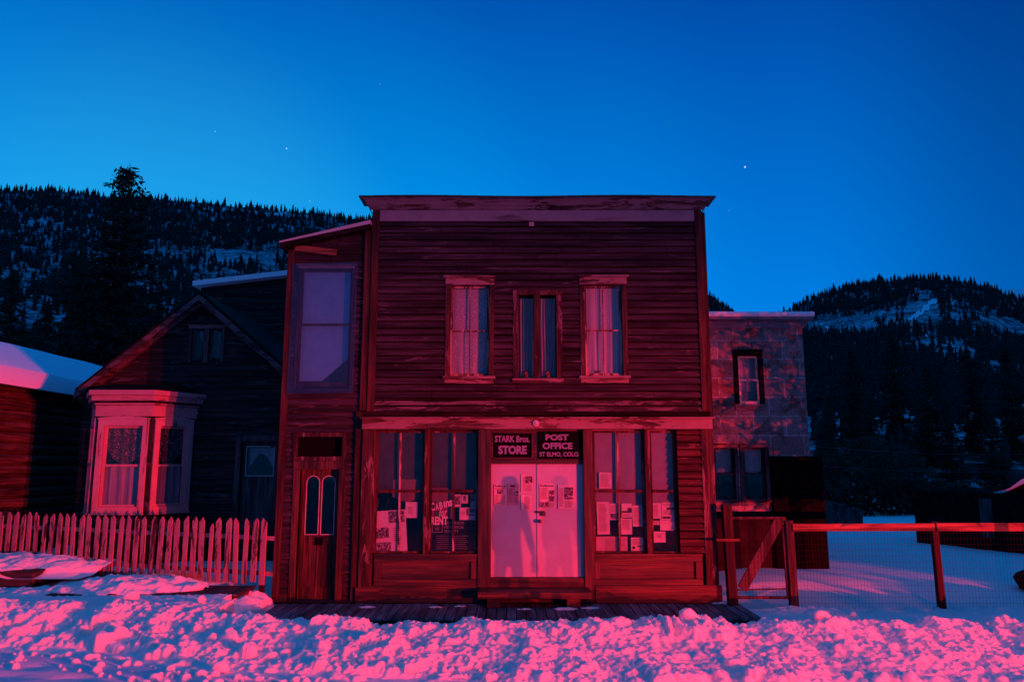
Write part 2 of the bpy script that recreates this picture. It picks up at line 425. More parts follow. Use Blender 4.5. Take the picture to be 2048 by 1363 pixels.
def yb(x): return np.interp(x, XPTS, [-2.7, -2.8, -2.95, -3.3, -3.9, -4.2, -4.7, -4.95, -5.1, -5.2])     # foot of the bank
def yc(x): return np.interp(x, XPTS, [-2.0, -2.0, -2.1, -2.2, -2.5, -2.7, -2.85, -2.9, -2.95, -3.0])  # its crest
def hc(x): return np.interp(x, XPTS, [.35, .36, .36, .34, .28, .25, .25, .27, .31, .33])
def yard(x, y):
    """height of the undisturbed snow behind the bank"""
    left = .30 + .06 * fbm(x * .5, y * .5, 2, 5)
    right = -.02 + .05 * fbm(x * .4, y * .4, 3, 8) + .16 * sstep(.3, 2.2, y) * sstep(3.5, 5, x) + .05 * np.exp(-((y + 1.2) / .5) ** 2)
    t = sstep(-1, 2, x)
    z = left * (1 - t) + right * t
    return z - .25 * sstep(14, 26, y)
def bank(x, y):
    b, c, h = yb(x), yc(x), hc(x) * (1 + .35 * fbm(x * .9, x * 0 + 3.3, 3, 2) + .30 * fbm(x * 3.3, y * 1.2, 3, 6))
    f = np.clip((y - b) / (c - b), 0, 1)
    wall = sstep(-4, -1, x)
    front = h * ((1 - wall) * (.6 * f + .4 * f ** 2) + wall * (.8 * f + .2 * sstep(.6, 1.02, f)))
    onwalk = sstep(-4.4, -3.9, x) * (1 - sstep(3.5, 3.9, x))
    back_to = np.where(onwalk > .5, -.25, yard(x, y))
    bw = np.where(onwalk > .5, 1.5, .9)
    t = sstep(0, 1, (y - c) / bw)
    return np.where(y < c, front, h * (1 - t) + back_to * t), onwalk
# coarse ground
gx = np.linspace(-150, 150, 301); gy = np.concatenate([np.linspace(-90, -8, 40), np.linspace(-7.6, 30, 120), np.linspace(31, 110, 40)])
X, Y = np.meshgrid(gx, gy)
Z = np.where(Y < -5.0, -.05, np.where(Y < -.4, -.3, yard(X, Y)))
Z = np.where((Y > -5) & (Y < -.55) & (np.abs(X) > 11.6), np.where(Y < -3.4, .0, .2), Z)
Z = np.where((Y > -4.9) & (Y < 1.3) & (X > -4.6) & (X < 4.1), -.3, Z)
grid_obj('snow_ground', X, Y, Z, M['snow_soft'])
# road: packed snow with tyre tracks
rx = np.linspace(-45, 45, 700); ry = np.linspace(-21, -3.2, 260)
X, Y = np.meshgrid(rx, ry)
Z = .012 * fbm(X * .8, Y * 3, 3, 1) + .010 * fbm(X * 6, Y * 6, 3, 4)
for ty in (-3.95, -4.35, -5.9, -7.4, -9.5, -10.9):
    yy = ty + .05 * np.sin(X * .3) - .12 * (X + 5)
    tr_ = np.exp(-((Y - yy) / .13) ** 2)
    Z -= tr_ * .03; Z += tr_ * .012 * np.sign(np.sin(X * 42 + 9 * np.abs(Y - yy)))
Z = np.where(Y > yb(X) + .5, -.2, Z)
grid_obj('road', X, Y, Z, M['road'])
# plowed bank
bx = np.arange(-11.8, 11.8, .0185); by = np.arange(-7.2, -.2, .0185)
X, Y = np.meshgrid(bx, by)
Z, onw = bank(X, Y)
amp = sstep(0, .12, Y - yb(X) + .1 * fbm(X, Y, 2)) * (1 - .55 * sstep(-.1, 1.3, Y - yc(X)))
amp = amp * np.where((onw > .5) & (Y > -1.45), 0, 1)
wx = X + .16 * vn(X * 2.6, Y * 2.6, 3) + .05 * vn(X * 9, Y * 9, 4); wy = Y + .16 * vn(X * 2.6, Y * 2.6, 13) + .05 * vn(X * 9, Y * 9, 14)
bil = lambda fx, fy, o_: .25 - np.abs(vn(wx * fx, wy * fy, o_)) * 1.0
near_crest = np.exp(-((Y - yc(X) + .35) / .55) ** 2)
rel = .08 * fbm(X * 1.5, Y * 1.5, 3, 11) + .07 * bil(3.3, 3.0, 2) + .075 * bil(7.1, 6.4, 9) + .065 * bil(14.7, 14.1, 17) + .05 * bil(27, 26, 23) + near_crest * .17 * bil(5.2, 1.4, 31)
patchy = .42 + 1.05 * sstep(-.25, .3, fbm(X * .8, Y * .8, 2, 41))
Z = Z + amp * (rel * patchy + .02 * vn(X * 50, Y * 50, 5))
rg = np.random.RandomState(12)
def lump(Z, xc, yc_, r, k, seed):
    i0, i1 = np.searchsorted(bx, [xc - r * 1.3, xc + r * 1.3]); j0, j1 = np.searchsorted(by, [yc_ - r * 1.3, yc_ + r * 1.3])
    if i1 - i0 < 2 or j1 - j0 < 2: return
    x = X[j0:j1, i0:i1]; y = Y[j0:j1, i0:i1]; z = Z[j0:j1, i0:i1]
    an = seed * 1.7; ca, sa = math.cos(an), math.sin(an)
    dx = (x - xc) * ca + (y - yc_) * sa; dy = -(x - xc) * sa + (y - yc_) * ca
    asp = 1 + .35 * math.sin(seed * 2.3)
    d2 = ((dx / asp) ** 2 + (dy * asp) ** 2) / r ** 2 + .7 * vn(x / r * 1.6, y / r * 1.6, seed % 13)
    base = z[z.shape[0] // 2, z.shape[1] // 2]
    h = base + r * k * (np.sqrt(np.clip(1 - d2, 0, None)) * 1.25 - .25)
    z[:] = np.where(d2 < 1, np.maximum(z, h), z)
for i in range(2600):
    x = rg.uniform(-11, 11); t = rg.rand() ** .9
    b, c = float(yb(x)), float(yc(x))
    y = b - .25 + t * (c - b + .45)
    r = .022 + .10 * rg.rand() ** 4
    if t > .75: r *= .7
    lump(Z, x, y, r, rg.uniform(.2, .48), i)
for i in range(110):
    x = rg.uniform(-11, 9); b, c = float(yb(x)), float(yc(x)); lump(Z, x, b + rg.uniform(.1, 1.02) * (c - b), rg.uniform(.05, .05 + .09 * rg.rand()), rg.uniform(.4, .7), i * 3 + 1)
# big blocks seen in the photograph
for (u, v, r, k) in [(1235, 1255, .2, .3), (1650, 1258, .08, .6), (460, 1270, .12, .7), (230, 1250, .15, .4), (640, 1255, .12, .5), (880, 1265, .1, .5), (1290, 1262, .2, .3), (1530, 1245, .1, .6), (440, 1345, .09, .7), (1800, 1350, .1, .6), (1690, 1290, .12, .4)]:
    d = ray(u, v); t = (2.3 - .2) / -d.z; p = Vector((0, -D, 0)) + d * t
    lump(Z, p.x, p.y, r, k, int(u))
Z = Z + amp * (.05 * bil(22, 21, 51) + .028 * vn(X * 21, Y * 21, 52) + .016 * vn(X * 44, Y * 44, 53))
edge = sstep(-7.2, -6.9, Y); Z = Z * edge - .1 * (1 - edge)
foot = Y < yb(X) - .25; Z = np.where(foot, np.minimum(Z, .0) - .05, Z)
# loose crumbs spilled on the road
for i in range(500):
    x = rg.uniform(-10, 6); y = float(yb(x)) - .2 - .6 * rg.rand() ** 2; r = .015 + .035 * rg.rand() ** 3
    i0 = np.searchsorted(bx, x); j0 = np.searchsorted(by, y)
    ii = slice(max(0, i0 - 5), i0 + 5); jj = slice(max(0, j0 - 5), j0 + 5)
    d = np.hypot(X[jj, ii] - x, Y[jj, ii] - y); hh = r * np.sqrt(np.clip(1 - (d / (r * 1.4)) ** 2, 0, None)) * 1.2
    Z[jj, ii] = np.where(hh > 0, np.maximum(Z[jj, ii], hh), Z[jj, ii])
# hollow under the two platforms and the walk
for (x0, x1, y0, y1) in [(-4.35, 3.75, -1.36, .6), (-7.3, -4.3, -.9, .3), (-12, -7.4, -.12, .8)]:
    Z = np.where((X > x0) & (X < x1) & (Y > y0) & (Y < y1), np.minimum(Z, -.22), Z)
ZB = Z
o = grid_obj('snow_bank', X, Y, Z, M['snow'])
def bank_z(x, y):
    i = min(len(bx) - 1, max(0, int(np.searchsorted(bx, x)))); j = min(len(by) - 1, max(0, int(np.searchsorted(by, y)))); return float(ZB[j, i])

px_ = np.linspace(9.8, 24, 140); py2 = np.linspace(-4.6, -1.0, 50); X, Y = np.meshgrid(px_, py2)
Z = (.25 + 1.35 * sstep(10.4, 13.2, X)) * np.clip(1 - ((Y + 2.8) / 1.7) ** 2, -.3, 1) + .08 * fbm(X * 2, Y * 2, 4, 3)
Z = np.where((X < 10.0) | (X > 23.8), -.3, Z)
grid_obj('added_shading_pile', X, Y, Z, M['snow'])  # unseen pile added to block the lamps from the shed and far yard

def chunk(x, y, s, label, seed, sq=(1, .8, .9)):
    rr = random.Random(seed); m = MB(); m.ball((0, 0, 0), s, 16, 11, sq)
    vs = []
    for (a, b, c) in m.v:
        L = math.sqrt(a * a + b * b + c * c) + 1e-6
        k = 1 + .55 * float(fbm(np.array(a / s * 1.4 + seed), np.array((b + c * 1.7) / s * 1.4), 3, seed % 9))
        k = min(k, 1.15); vs.append((a * k, b * k, c * k))
    m.v = [(a + x, b + y, c + bank_z(x, y) + s * .4) for a, b, c in vs]
    me_o = m.build('snow_chunk', M['snow'], None, smooth=True)
    # origin at its base
    off = Vector((x, y, bank_z(x, y)))
    me_o.data.transform(Matrix.Translation(-off)); me_o.location = off
    return tag(me_o, label, 'snow chunk')
def on_bank(u, v, z=.25):
    d = ray(u, v); t = (CH - z) / -d.z; return d.x * t, -D + d.y * t
for (u, v, z, s, lab, sd) in [
    (1378, 1238, .3, .15, 'largest rounded snow block on the bank crest in front of the boardwalk\'s right end', 3),
    (262, 1192, .42, .11, 'upright pointed ice block leaning before the long wooden platform at left', 5),
    (402, 1196, .38, .07, 'small split snow lump under the front corner of the long platform', 8),
    (440, 1332, .06, .09, 'pale smooth snow lump alone on the road edge at lower left', 11),
    (1640, 1250, .26, .08, 'round snow lump on the crest below the gate post', 14),
    (1705, 1212, .2, .05, 'tiny snow ball beside the foot of the dark red fence post', 17)]:
    x, y = on_bank(u, v, z); chunk(x, y, s, lab, sd)

# ------------------------------------------------------------------ mountains and forest
sky_pts = [(-700, 360), (-300, 365), (0, 377), (70, 380), (150, 386), (250, 392), (330, 398), (450, 410), (540, 418), (640, 428), (740, 440), (900, 480), (1150, 530), (1330, 560), (1420, 592), (1450, 612), (1480, 640), (1540, 640), (1580, 622), (1620, 600), (1690, 572), (1760, 560), (1850, 558), (1930, 560), (1975, 572), (2015, 588), (2060, 604), (2300, 640), (2800, 600)]
azs, els = [], []
for u, v in sky_pts:
    d = ray(u, v); azs.append(math.atan2(d.x, d.y)); els.append(d.z / math.hypot(d.x, d.y))
def Eaz(a): return np.interp(a, azs, els)
R0, R1 = 70.0, 900.0
def terr(a, r):
    E = Eaz(a) + .004 * vn(a * 40, r * 0, 3)
    t = np.clip((r - R0) / (R1 - R0), 0, 1)
    f = .10 * sstep(0, .02, t) + .90 * t ** .62
    f = np.where(r > R1, 1 - .5 * (r - R1) / 300, f)
    z = r * E * np.clip(f, 0, 1.1) + CH * t
    rough = r * .010 * fbm(a * 30, r * .02, 3, 7) * np.clip(t * 5, 0, 1) * (1 - sstep(.85, 1, t))
    gully = r * .012 * np.abs(vn(a * 26, r * .004, 5)) * np.clip(t * 4, 0, 1) * (1 - sstep(.8, 1, t))
    return z + rough - gully - .25
aa = np.linspace(-1.0, 1.0, 420); rr_ = np.concatenate([np.linspace(R0 - 12, 200, 40), np.linspace(206, R1, 110), np.linspace(R1 + 20, 1200, 6)])
A_, Rr = np.meshgrid(aa, rr_)
grid_obj('mountain_slope', np.sin(A_) * Rr, np.cos(A_) * Rr - D, terr(A_, Rr), M['mountain'])
def snowfield(nm, a0, a1, r0, r1, inside):
    A, Q = np.meshgrid(np.linspace(a0, a1, 220), np.linspace(r0, r1, 220)); x = np.sin(A) * Q; y = np.cos(A) * Q - D; z = terr(A, Q) + .9
    vs = np.stack([x, y, z], -1).reshape(-1, 3); u_, v_ = project(x, y, z); k = inside(u_, v_ , A, Q); fs = []
    for j in range(219):
        for i in range(219):
            if k[j, i] and k[j + 1, i] and k[j, i + 1] and k[j + 1, i + 1]: q = j * 220 + i; fs.append((q, q + 1, q + 221, q + 220))
    me = bpy.data.meshes.new(nm); me.from_pydata(vs.tolist(), [], fs); me.materials.append(M['snow_roof']); o = bpy.data.objects.new(nm, me); col.objects.link(o); o['kind'] = 'structure'
def project(x, y, z):
    dx, dy, dz = x, y + D, z - CH
    zc = dy * math.cos(PITCH) + dz * math.sin(PITCH); yc_ = -dy * math.sin(PITCH) + dz * math.cos(PITCH)
    return 1024 + F * dx / zc, CY - F * yc_ / zc
snowfield('snow_slide', .44, .60, 300, 898, lambda u, v, A, Q: (np.abs(u - np.where(v < 640, 1870 - 1.1 * (v - 598), 1824 + .9 * (v - 640))) + 30 * np.abs(vn(A * 260, Q * .05, 2)) + 14 * np.abs(vn(A * 900, Q * .15, 3)) < np.where(v < 640, 17, 8)) & (v > 596) & (v < 700))
snowfield('snow_clearing', .33, .48, 300, 898, lambda u, v, A, Q: (np.abs(v - 662 - .2 * (u - 1690)) + 44 * np.abs(vn(A * 260, Q * .05, 4)) + 16 * np.abs(vn(A * 900, Q * .15, 5)) < 13) & (u > 1630) & (u < 1770))
snowfield('snow_clearing', -.42, -.20, 500, 898, lambda u, v, A, Q: (np.abs(v - 421 - .08 * (u - 480)) + 14 * np.abs(vn(A * 260, Q * .03, 6)) < 7) & (u > 380) & (u < 620))
# distant snowy peak on the right edge
aa2 = np.linspace(.45, .95, 80); r2 = np.linspace(1800, 2600, 12); A2, R2 = np.meshgrid(aa2, r2)
pk = [(1900, 610), (1985, 582), (2010, 577), (2048, 578), (2150, 560), (2300, 550), (2600, 600)]
pa = [math.atan2(ray(*p).x, ray(*p).y) for p in pk]; pe = [ray(*p).z / math.hypot(ray(*p).x, ray(*p).y) for p in pk]
Z2 = R2 * np.interp(A2, pa, pe) * (1 - ((R2 - 2200) / 900) ** 2) + 12 * fbm(A2 * 60, R2 * .01, 3, 2)
Z2 = 2.3 + Z2 * 1.0
grid_obj('far_peak', np.sin(A2) * R2, np.cos(A2) * R2 - D, Z2, M['snow_roof'])

def conifer_verts(seed):
    rr = random.Random(seed); v = []; f = []
    tiers = 4; n = 6
    for k in range(tiers):
        z0 = .06 + .88 * k / tiers; z1 = min(1.0, z0 + .42 - .03 * k); r = .20 * (1 - k / tiers) ** .8 * rr.uniform(.8, 1.2) + .02
        b = len(v); v.append((rr.uniform(-.01, .01), rr.uniform(-.01, .01), z1))
        for i in range(n):
            a = 2 * math.pi * (i + rr.random() * .6) / n; q = r * rr.uniform(.55, 1.15)
            v.append((q * math.cos(a), q * math.sin(a), z0 - rr.uniform(0, .05)))
        for i in range(n): f.append((b, b + 1 + i, b + 1 + (i + 1) % n))
    return np.array(v), f
CV = [conifer_verts(s) for s in range(6)]
rg = np.random.RandomState(5)
trees = []
clear = [(1845, 640, 38, 60), (1700, 655, 60, 22), (1640, 640, 40, 18), (1905, 690, 60, 30), (130, 560, 150, 40), (470, 545, 90, 30), (470, 416, 110, 10), (60, 620, 70, 40), (300, 600, 60, 50), (560, 432, 60, 8), (90, 700, 60, 50), (2000, 660, 60, 25)]
def project(x, y, z):
    dx, dy, dz = x, y + D, z - CH
    zc = dy * math.cos(PITCH) + dz * math.sin(PITCH); yc_ = -dy * math.sin(PITCH) + dz * math.cos(PITCH)
    return 1024 + F * dx / zc, CY - F * yc_ / zc
N = 38000
ra = rg.uniform(-.68, .68, N); rrad = R0 + (R1 + 4 - R0) * rg.rand(N) ** .55
rz = terr(ra, rrad)
for a, r, z in zip(ra, rrad, rz):
    x, y = r * math.sin(a), r * math.cos(a) - D
    u, v = project(x, y, z)
    if u < -60 or u > 2110: continue
    if u < 800 and v > 900: continue
    keep = .42 + 1.3 * float(vn(np.array(x * .012), np.array(y * .012), 4)) + .5 * float(vn(np.array(x * .05), np.array(y * .05), 6))
    if u > 1400: keep += .3
    if u < 760 and 430 < v < 500: keep += .35
    for cu, cv, wu, wv in clear:
        dd = ((u - cu) / wu) ** 2 + ((v - cv) / wv) ** 2
        if dd < 1: keep -= (.75 if u > 1400 else .42) * (1 - dd * .4)
    if r > R1 - 12: keep = max(keep, .5)
    if rg.rand() > keep: continue
    h = (4.2 + 5.5 * rg.rand() ** 1.6) * (.8 if r < 300 else 1)
    if r > R1 - 40: h *= rg.uniform(.7, 1.25)
    trees.append((x, y, z - .3, h, h * rg.uniform(.75, 1.25), rg.randint(6), rg.uniform(0, 6.28), h / r))
trees.sort(key=lambda t: -t[7])
def vis_gap(t):
    u, v = project(t[0], t[1], t[2] + t[3])
    return (20 < u < 560 and v < 760) or (u > 1640 and v < 900) or (560 <= u < 725 and v < 460)
near, far = [], []
for t in trees:
    (near if len(near) < 300 and vis_gap(t) else far).append(t)
cm = []
for k, (v, f) in enumerate(CV):
    me = bpy.data.meshes.new('conifer'); me.from_pydata([tuple(p) for p in v], [], f); me.materials.append(M['needles_far']); cm.append(me)
for t in near:
    o = bpy.data.objects.new('conifer', cm[t[5]]); col.objects.link(o); o.location = t[:3]; o.scale = (t[4], t[4], t[3]); o.rotation_euler = (0, 0, t[6])
    u, v = project(*t[:3])
    if t[0] < 0:
        where = 'low on the left slope' if v > 640 else ('half way up the left slope' if v > 500 else 'high on the left slope')
        side = ' left of the tallest spruce' if u < 255 else ' right of the tallest spruce'
        tag(o, 'dark narrow conifer ' + where + ',' + side, 'tree', 'conifers on the left slope')
    else:
        where = 'low on the right mountain' if v > 780 else ('half way up the right mountain' if v > 680 else 'high on the right mountain')
        side = ' above the shed' if u > 1900 else (' nearest the tin clad building' if u < 1750 else ' above the fence rail')
        tag(o, 'dark narrow conifer ' + where + ',' + side, 'tree', 'conifers on the right mountain')
av, af = [], []; n0 = 0
for t in far:
    v, f = CV[t[5]]; c, s = math.cos(t[6]), math.sin(t[6])
    q = np.stack([(v[:, 0] * c - v[:, 1] * s) * t[4] + t[0], (v[:, 0] * s + v[:, 1] * c) * t[4] + t[1], v[:, 2] * t[3] + t[2]], -1)
    av.append(q); af.append(np.array(f) + n0); n0 += len(v)
av = np.concatenate(av); af = np.concatenate(af)
me = bpy.data.meshes.new('far_forest'); me.vertices.add(len(av)); me.vertices.foreach_set('co', av.reshape(-1).astype(np.float32))
me.loops.add(af.size); me.loops.foreach_set('vertex_index', af.reshape(-1).astype(np.int32)); me.polygons.add(len(af))
me.polygons.foreach_set('loop_start', (np.arange(len(af)) * 3).astype(np.int32)); me.polygons.foreach_set('loop_total', np.full(len(af), 3, np.int32)); me.update(calc_edges=True)
me.materials.append(M['needles_far']); o = bpy.data.objects.new('far_forest', me); col.objects.link(o)
tag(o, 'far forest of small dark conifers covering both mountain slopes', 'forest', kind='stuff')
print('TREES', len(near), len(far))

def spruce_meshes(seed, H, RAD, dens=1.0, sz=.34):
    rr = random.Random(seed); m = MB(); wh = []
    z = H * .05
    while z < H - .25:
        t = 1 - z / H
        L = RAD * (t ** .85) * (1 + .25 * math.sin(z * 1.9 + seed)) + .18
        nb = max(4, int((5 + 4 * t) * dens))
        for k in range(nb):
            if rr.random() < .10: continue
            a = rr.uniform(0, 6.283); l = L * rr.uniform(.55, 1.12)
            dr = Vector((math.cos(a), math.sin(a), 0)); z0 = z + rr.uniform(-.15, .15)
            steps = max(3, int(l / .22))
            for i in range(1, steps + 1):
                q = i / steps; p = dr * l * q + Vector((0, 0, z0 - .32 * l * q + .28 * l * q * q))
                spread = .12 + .24 * l * (1 - q) * q * 2
                for _ in range(5):
                    c = p + Vector((rr.gauss(0, spread), rr.gauss(0, spread), rr.gauss(0, .07)))
                    s = sz * rr.uniform(.5, 1.1) * (.55 + .45 * t)
                    d1 = Vector((rr.gauss(0, 1), rr.gauss(0, 1), rr.gauss(-.2, .5))).normalized() * s
                    d2 = d1.cross(Vector((rr.gauss(0, 1), rr.gauss(0, 1), rr.gauss(0, 1)))).normalized() * s * .42
                    n = len(m.v); m.v += [tuple(c - d1 * .5), tuple(c + d2 * .5), tuple(c + d1 * .6), tuple(c - d2 * .5)]; m.f.append((n, n + 1, n + 2, n + 3))
        z += (.24 + .10 * t) * (H / 14) ** .5
    for _ in range(26):
        c = Vector((rr.gauss(0, .05), rr.gauss(0, .05), H - rr.uniform(0, .6))); s = .22
        d1 = Vector((rr.gauss(0, .6), rr.gauss(0, .6), 1)).normalized() * s; d2 = d1.orthogonal().normalized() * s * .4
        n = len(m.v); m.v += [tuple(c - d1), tuple(c + d2), tuple(c + d1), tuple(c - d2)]; m.f.append((n, n + 1, n + 2, n + 3))
    t_ = MB(); pz = [0, H * .3, H * .65, H * .97]; pr = [H * .016, H * .012, H * .007, .02]
    for i in range(3): t_.tube((0.03 * i, 0, pz[i]), (0.03 * (i + 1), 0, pz[i + 1]), pr[i], pr[i + 1], 8)
    return m, t_
def spruce_proto(seed, H, RAD, dens=1.0, sz=.34):
    c, t = spruce_meshes(seed, H, RAD, dens, sz)
    def mk(mb, n, mt):
        me = bpy.data.meshes.new(n); me.from_pydata(mb.v, [], mb.f); me.materials.append(mt); return me
    return mk(c, 'crown', M['needles']), mk(t, 'trunk', M['bark'])
def place_spruce(pr, loc, s, rz, label, group=None):
    r = thing('spruce_tree', loc, label, 'tree', group); r.rotation_euler = (0, 0, rz); r.scale = (s, s, s)
    for me in pr:
        o = bpy.data.objects.new(me.name.split('.')[0], me); col.objects.link(o); o.parent = r
    return r
pb = spruce_proto(1, 15.2, 4.7, 1.7, .5)
ptop = P(257, 332, 19.0); hgt = ptop.z + .2
place_spruce(pb, (ptop.x, 19.0, -.2), hgt / 15.2, 1.1, 'tallest dark spruce whose ragged tip stands above the left ridge')
pm = [spruce_proto(11, 10, 2.1, .9, .45), spruce_proto(12, 10, 1.8, .9, .45), spruce_proto(13, 10, 2.5, .9, .5)]
k = 0
for (u, vt, Y, lab) in [
    (165, 492, 24, 'shorter spruce close to the left of the tallest spruce, above the snowy cabin roof'),
    (395, 585, 34, 'bushy dark spruce just above the left slope of the house gable'),
    (30, 545, 33, 'dark spruce at the left edge of the photo above the snowy roof'),
    (320, 600, 30, 'dark spruce between the tallest spruce and the gable roof'),
    (95, 610, 31, 'low dark spruce behind the ridge of the snow covered cabin roof'),
    (225, 600, 28, 'low spruce at the foot of the tallest spruce'),
    (1700, 700, 62, 'dark spruce just right of the tin clad building, before the mountain'),
    (1782, 668, 66, 'tallest of the dark spruces in front of the right mountain'),
    (1850, 735, 58, 'dark spruce right of the tallest one before the right mountain'),
    (1935, 700, 64, 'dark spruce in front of the mountain above the small shed'),
    (2010, 690, 60, 'dark spruce at the right edge of the photo above the shed roof'),
    (1740, 790, 48, 'shorter spruce in the dark wood behind the leaning board fence'),
    (1890, 800, 50, 'shorter spruce in the dark wood left of the shed roof'),
    (1655, 790, 52, 'shorter spruce beside the right edge of the tin clad building'),
    (1975, 820, 46, 'shorter spruce directly behind the shed'),
    (1815, 850, 44, 'lowest dark spruce in the wood behind the snowy yard'),
    (2060, 800, 50, 'spruce cut by the right edge of the photo behind the shed')]:
    p = P(u, vt, Y); z0 = -.2
    place_spruce(pm[k % 3], (p.x, Y, z0), (p.z - z0) / 10, k * 1.3, lab, 'dark spruces behind the buildings'); k += 1

# unseen spruce added at right to keep the lamps off the tin clad building
rs = thing('spruce_tree', (10.2, -4.0, .3), 'unseen spruce with a bare lower trunk, added to shade the tin clad building', 'tree')
cm_, tm_ = spruce_meshes(33, 5.2, 1.75, 1.0, .42)
for mb_, nm_, mt_ in ((cm_, 'crown', M['needles']), (MB().tube((0, 0, -.4), (0, 0, 1.7), .10, .08).tube((0, 0, 1.7), (0, 0, 6), .08, .02), 'trunk', M['bark'])):
    me = bpy.data.meshes.new(nm_)
    me.from_pydata([(a, b, c + (1.3 if nm_ == 'crown' else 0)) for a, b, c in mb_.v], [], mb_.f); me.materials.append(mt_); o = bpy.data.objects.new(nm_, me); col.objects.link(o); o.parent = rs

# ------------------------------------------------------------------ wall builders
def siding(mb, x0, x1, z0, z1, Y, e=.125, holes=(), t=.024, seed=0, side=None, clip=None, wav=1.0):
    """overlapping clapboards facing -y; clip(z)->(xa,xb) narrows rows (gables)"""
    rr = random.Random(seed); z = z0
    while z < z1 - .01:
        zt = min(z + e, z1)
        a, b = (x0, x1) if not clip else clip((z + zt) / 2)
        if b - a < .05: z += e; continue
        xs = {a, b}
        for h in holes:
            if h[2] < zt and h[3] > z:
                for q in (h[0], h[1]):
                    if a < q < b: xs.add(q)
        joints = []
        q = a + rr.uniform(.6, 3.5)
        while q < b - .5: joints.append(q); xs.add(q); q += rr.uniform(2.0, 4.2)
        xs = sorted(xs); off = rr.uniform(-.003, .003) * wav
        for i in range(len(xs) - 1):
            xa, xb = xs[i], xs[i + 1]
            if xb - xa < .004: continue
            if xa in joints: xa += .007; off = rr.uniform(-.004, .004) * wav
            xm = (xa + xb) / 2; segs = [(z, zt)]
            for h in holes:
                if h[0] < xm < h[1]:
                    ns = []
                    for (p, q_) in segs:
                        if h[2] > p: ns.append((p, min(q_, h[2])))
                        if h[3] < q_: ns.append((max(p, h[3]), q_))
                    segs = [s for s in ns if s[1] - s[0] > .003]
            for (p, q_) in segs:
                n = max(1, int((xb - xa) / .22)); ring = []
                for k in range(n + 1):
                    x = xa + (xb - xa) * k / n
                    w1 = float(vn(np.array(x * 1.3 + seed), np.array(z * 9.))) * .010 * wav; w2 = float(vn(np.array(x * 2.1), np.array(z * 7. + seed))) * .010 * wav
                    f0 = 1 - (p - z) / e; f1 = 1 - (q_ - z) / e
                    yb_ = Y - (.004 + t * f0) + off - abs(w2) * .8; yt = Y - (.004 + t * f1)
                    gp_ = .025 + .5 * abs(w1) if q_ == zt else 0
                    ring.append([(x, Y + .004, p + w1 * .6 if p == z else p), (x, yb_, p + w1 * .6 if p == z else p), (x, yt - .003, q_ - gp_)])
                b0 = len(mb.v)
                for r_ in ring: mb.v += r_
                for k in range(n):
                    i0 = b0 + 3 * k; mb.f += [(i0 + 1, i0 + 4, i0 + 5, i0 + 2), (i0, i0 + 3, i0 + 4, i0 + 1)]
        z += e
    return mb
def shell(mb, x0, x1, z0, z1, Y, th, holes=()):
    """solid wall with rectangular openings"""
    xs = sorted({x0, x1} | {min(max(h[k], x0), x1) for h in holes for k in (0, 1)}); zs = sorted({z0, z1} | {min(max(h[k], z0), z1) for h in holes for k in (2, 3)})
    for i in range(len(xs) - 1):
        xm = (xs[i] + xs[i + 1]) / 2; run = None
        for j in range(len(zs) - 1):
            zm = (zs[j] + zs[j + 1]) / 2
            solid = not any(h[0] < xm < h[1] and h[2] < zm < h[3] for h in holes)
            if solid:
                if run is None: run = zs[j]
            elif run is not None: mb.box(xs[i], xs[i + 1], Y, Y + th, run, zs[j]); run = None
        if run is not None: mb.box(xs[i], xs[i + 1], Y, Y + th, run, zs[-1])
    return mb
def frame(mb, x0, x1, z0, z1, wd, y0, y1, wt=None, wb=None):
    wt = wd if wt is None else wt; wb = wd if wb is None else wb
    mb.box(x0, x0 + wd, y0, y1, z0, z1); mb.box(x1 - wd, x1, y0, y1, z0, z1)
    mb.box(x0 + wd, x1 - wd, y0 + .002, y1 - .002, z1 - wt, z1); mb.box(x0 + wd, x1 - wd, y0 + .002, y1 - .002, z0, z0 + wb); return mb
def curtain(x0, x1, z0, z1, Y, mat, label, folds=7, amp=.025, shape=None, name='curtain', group=None, cat='curtain', seed=0):
    nx, nz = 60, 14; m = MB(); rr = random.Random(seed); ph = rr.uniform(0, 6)
    for j in range(nz + 1):
        t = j / nz
        for i in range(nx + 1):
            s = i / nx; x = x0 + (x1 - x0) * s; zb = z0 if shape is None else z1 - (z1 - z0) * shape(s)
            z = z1 + (zb - z1) * t
            y = Y + amp * (math.sin(s * folds * 6.283 + ph + .9 * math.sin(t * 3 + s * 5)) + .25 * math.sin(s * folds * 1.7 * 6.283 + ph * 2 + t * 2)) * (.5 + .5 * t)
            m.v.append((x, y, z))
    for j in range(nz):
        for i in range(nx): a = j * (nx + 1) + i; m.f.append((a, a + 1, a + nx + 2, a + nx + 1))
    o = m.build(name, mat, None, smooth=True)
    off = Vector(((x0 + x1) / 2, Y, z0)); o.data.transform(Matrix.Translation(-off)); o.location = off
    return tag(o, label, cat, group)
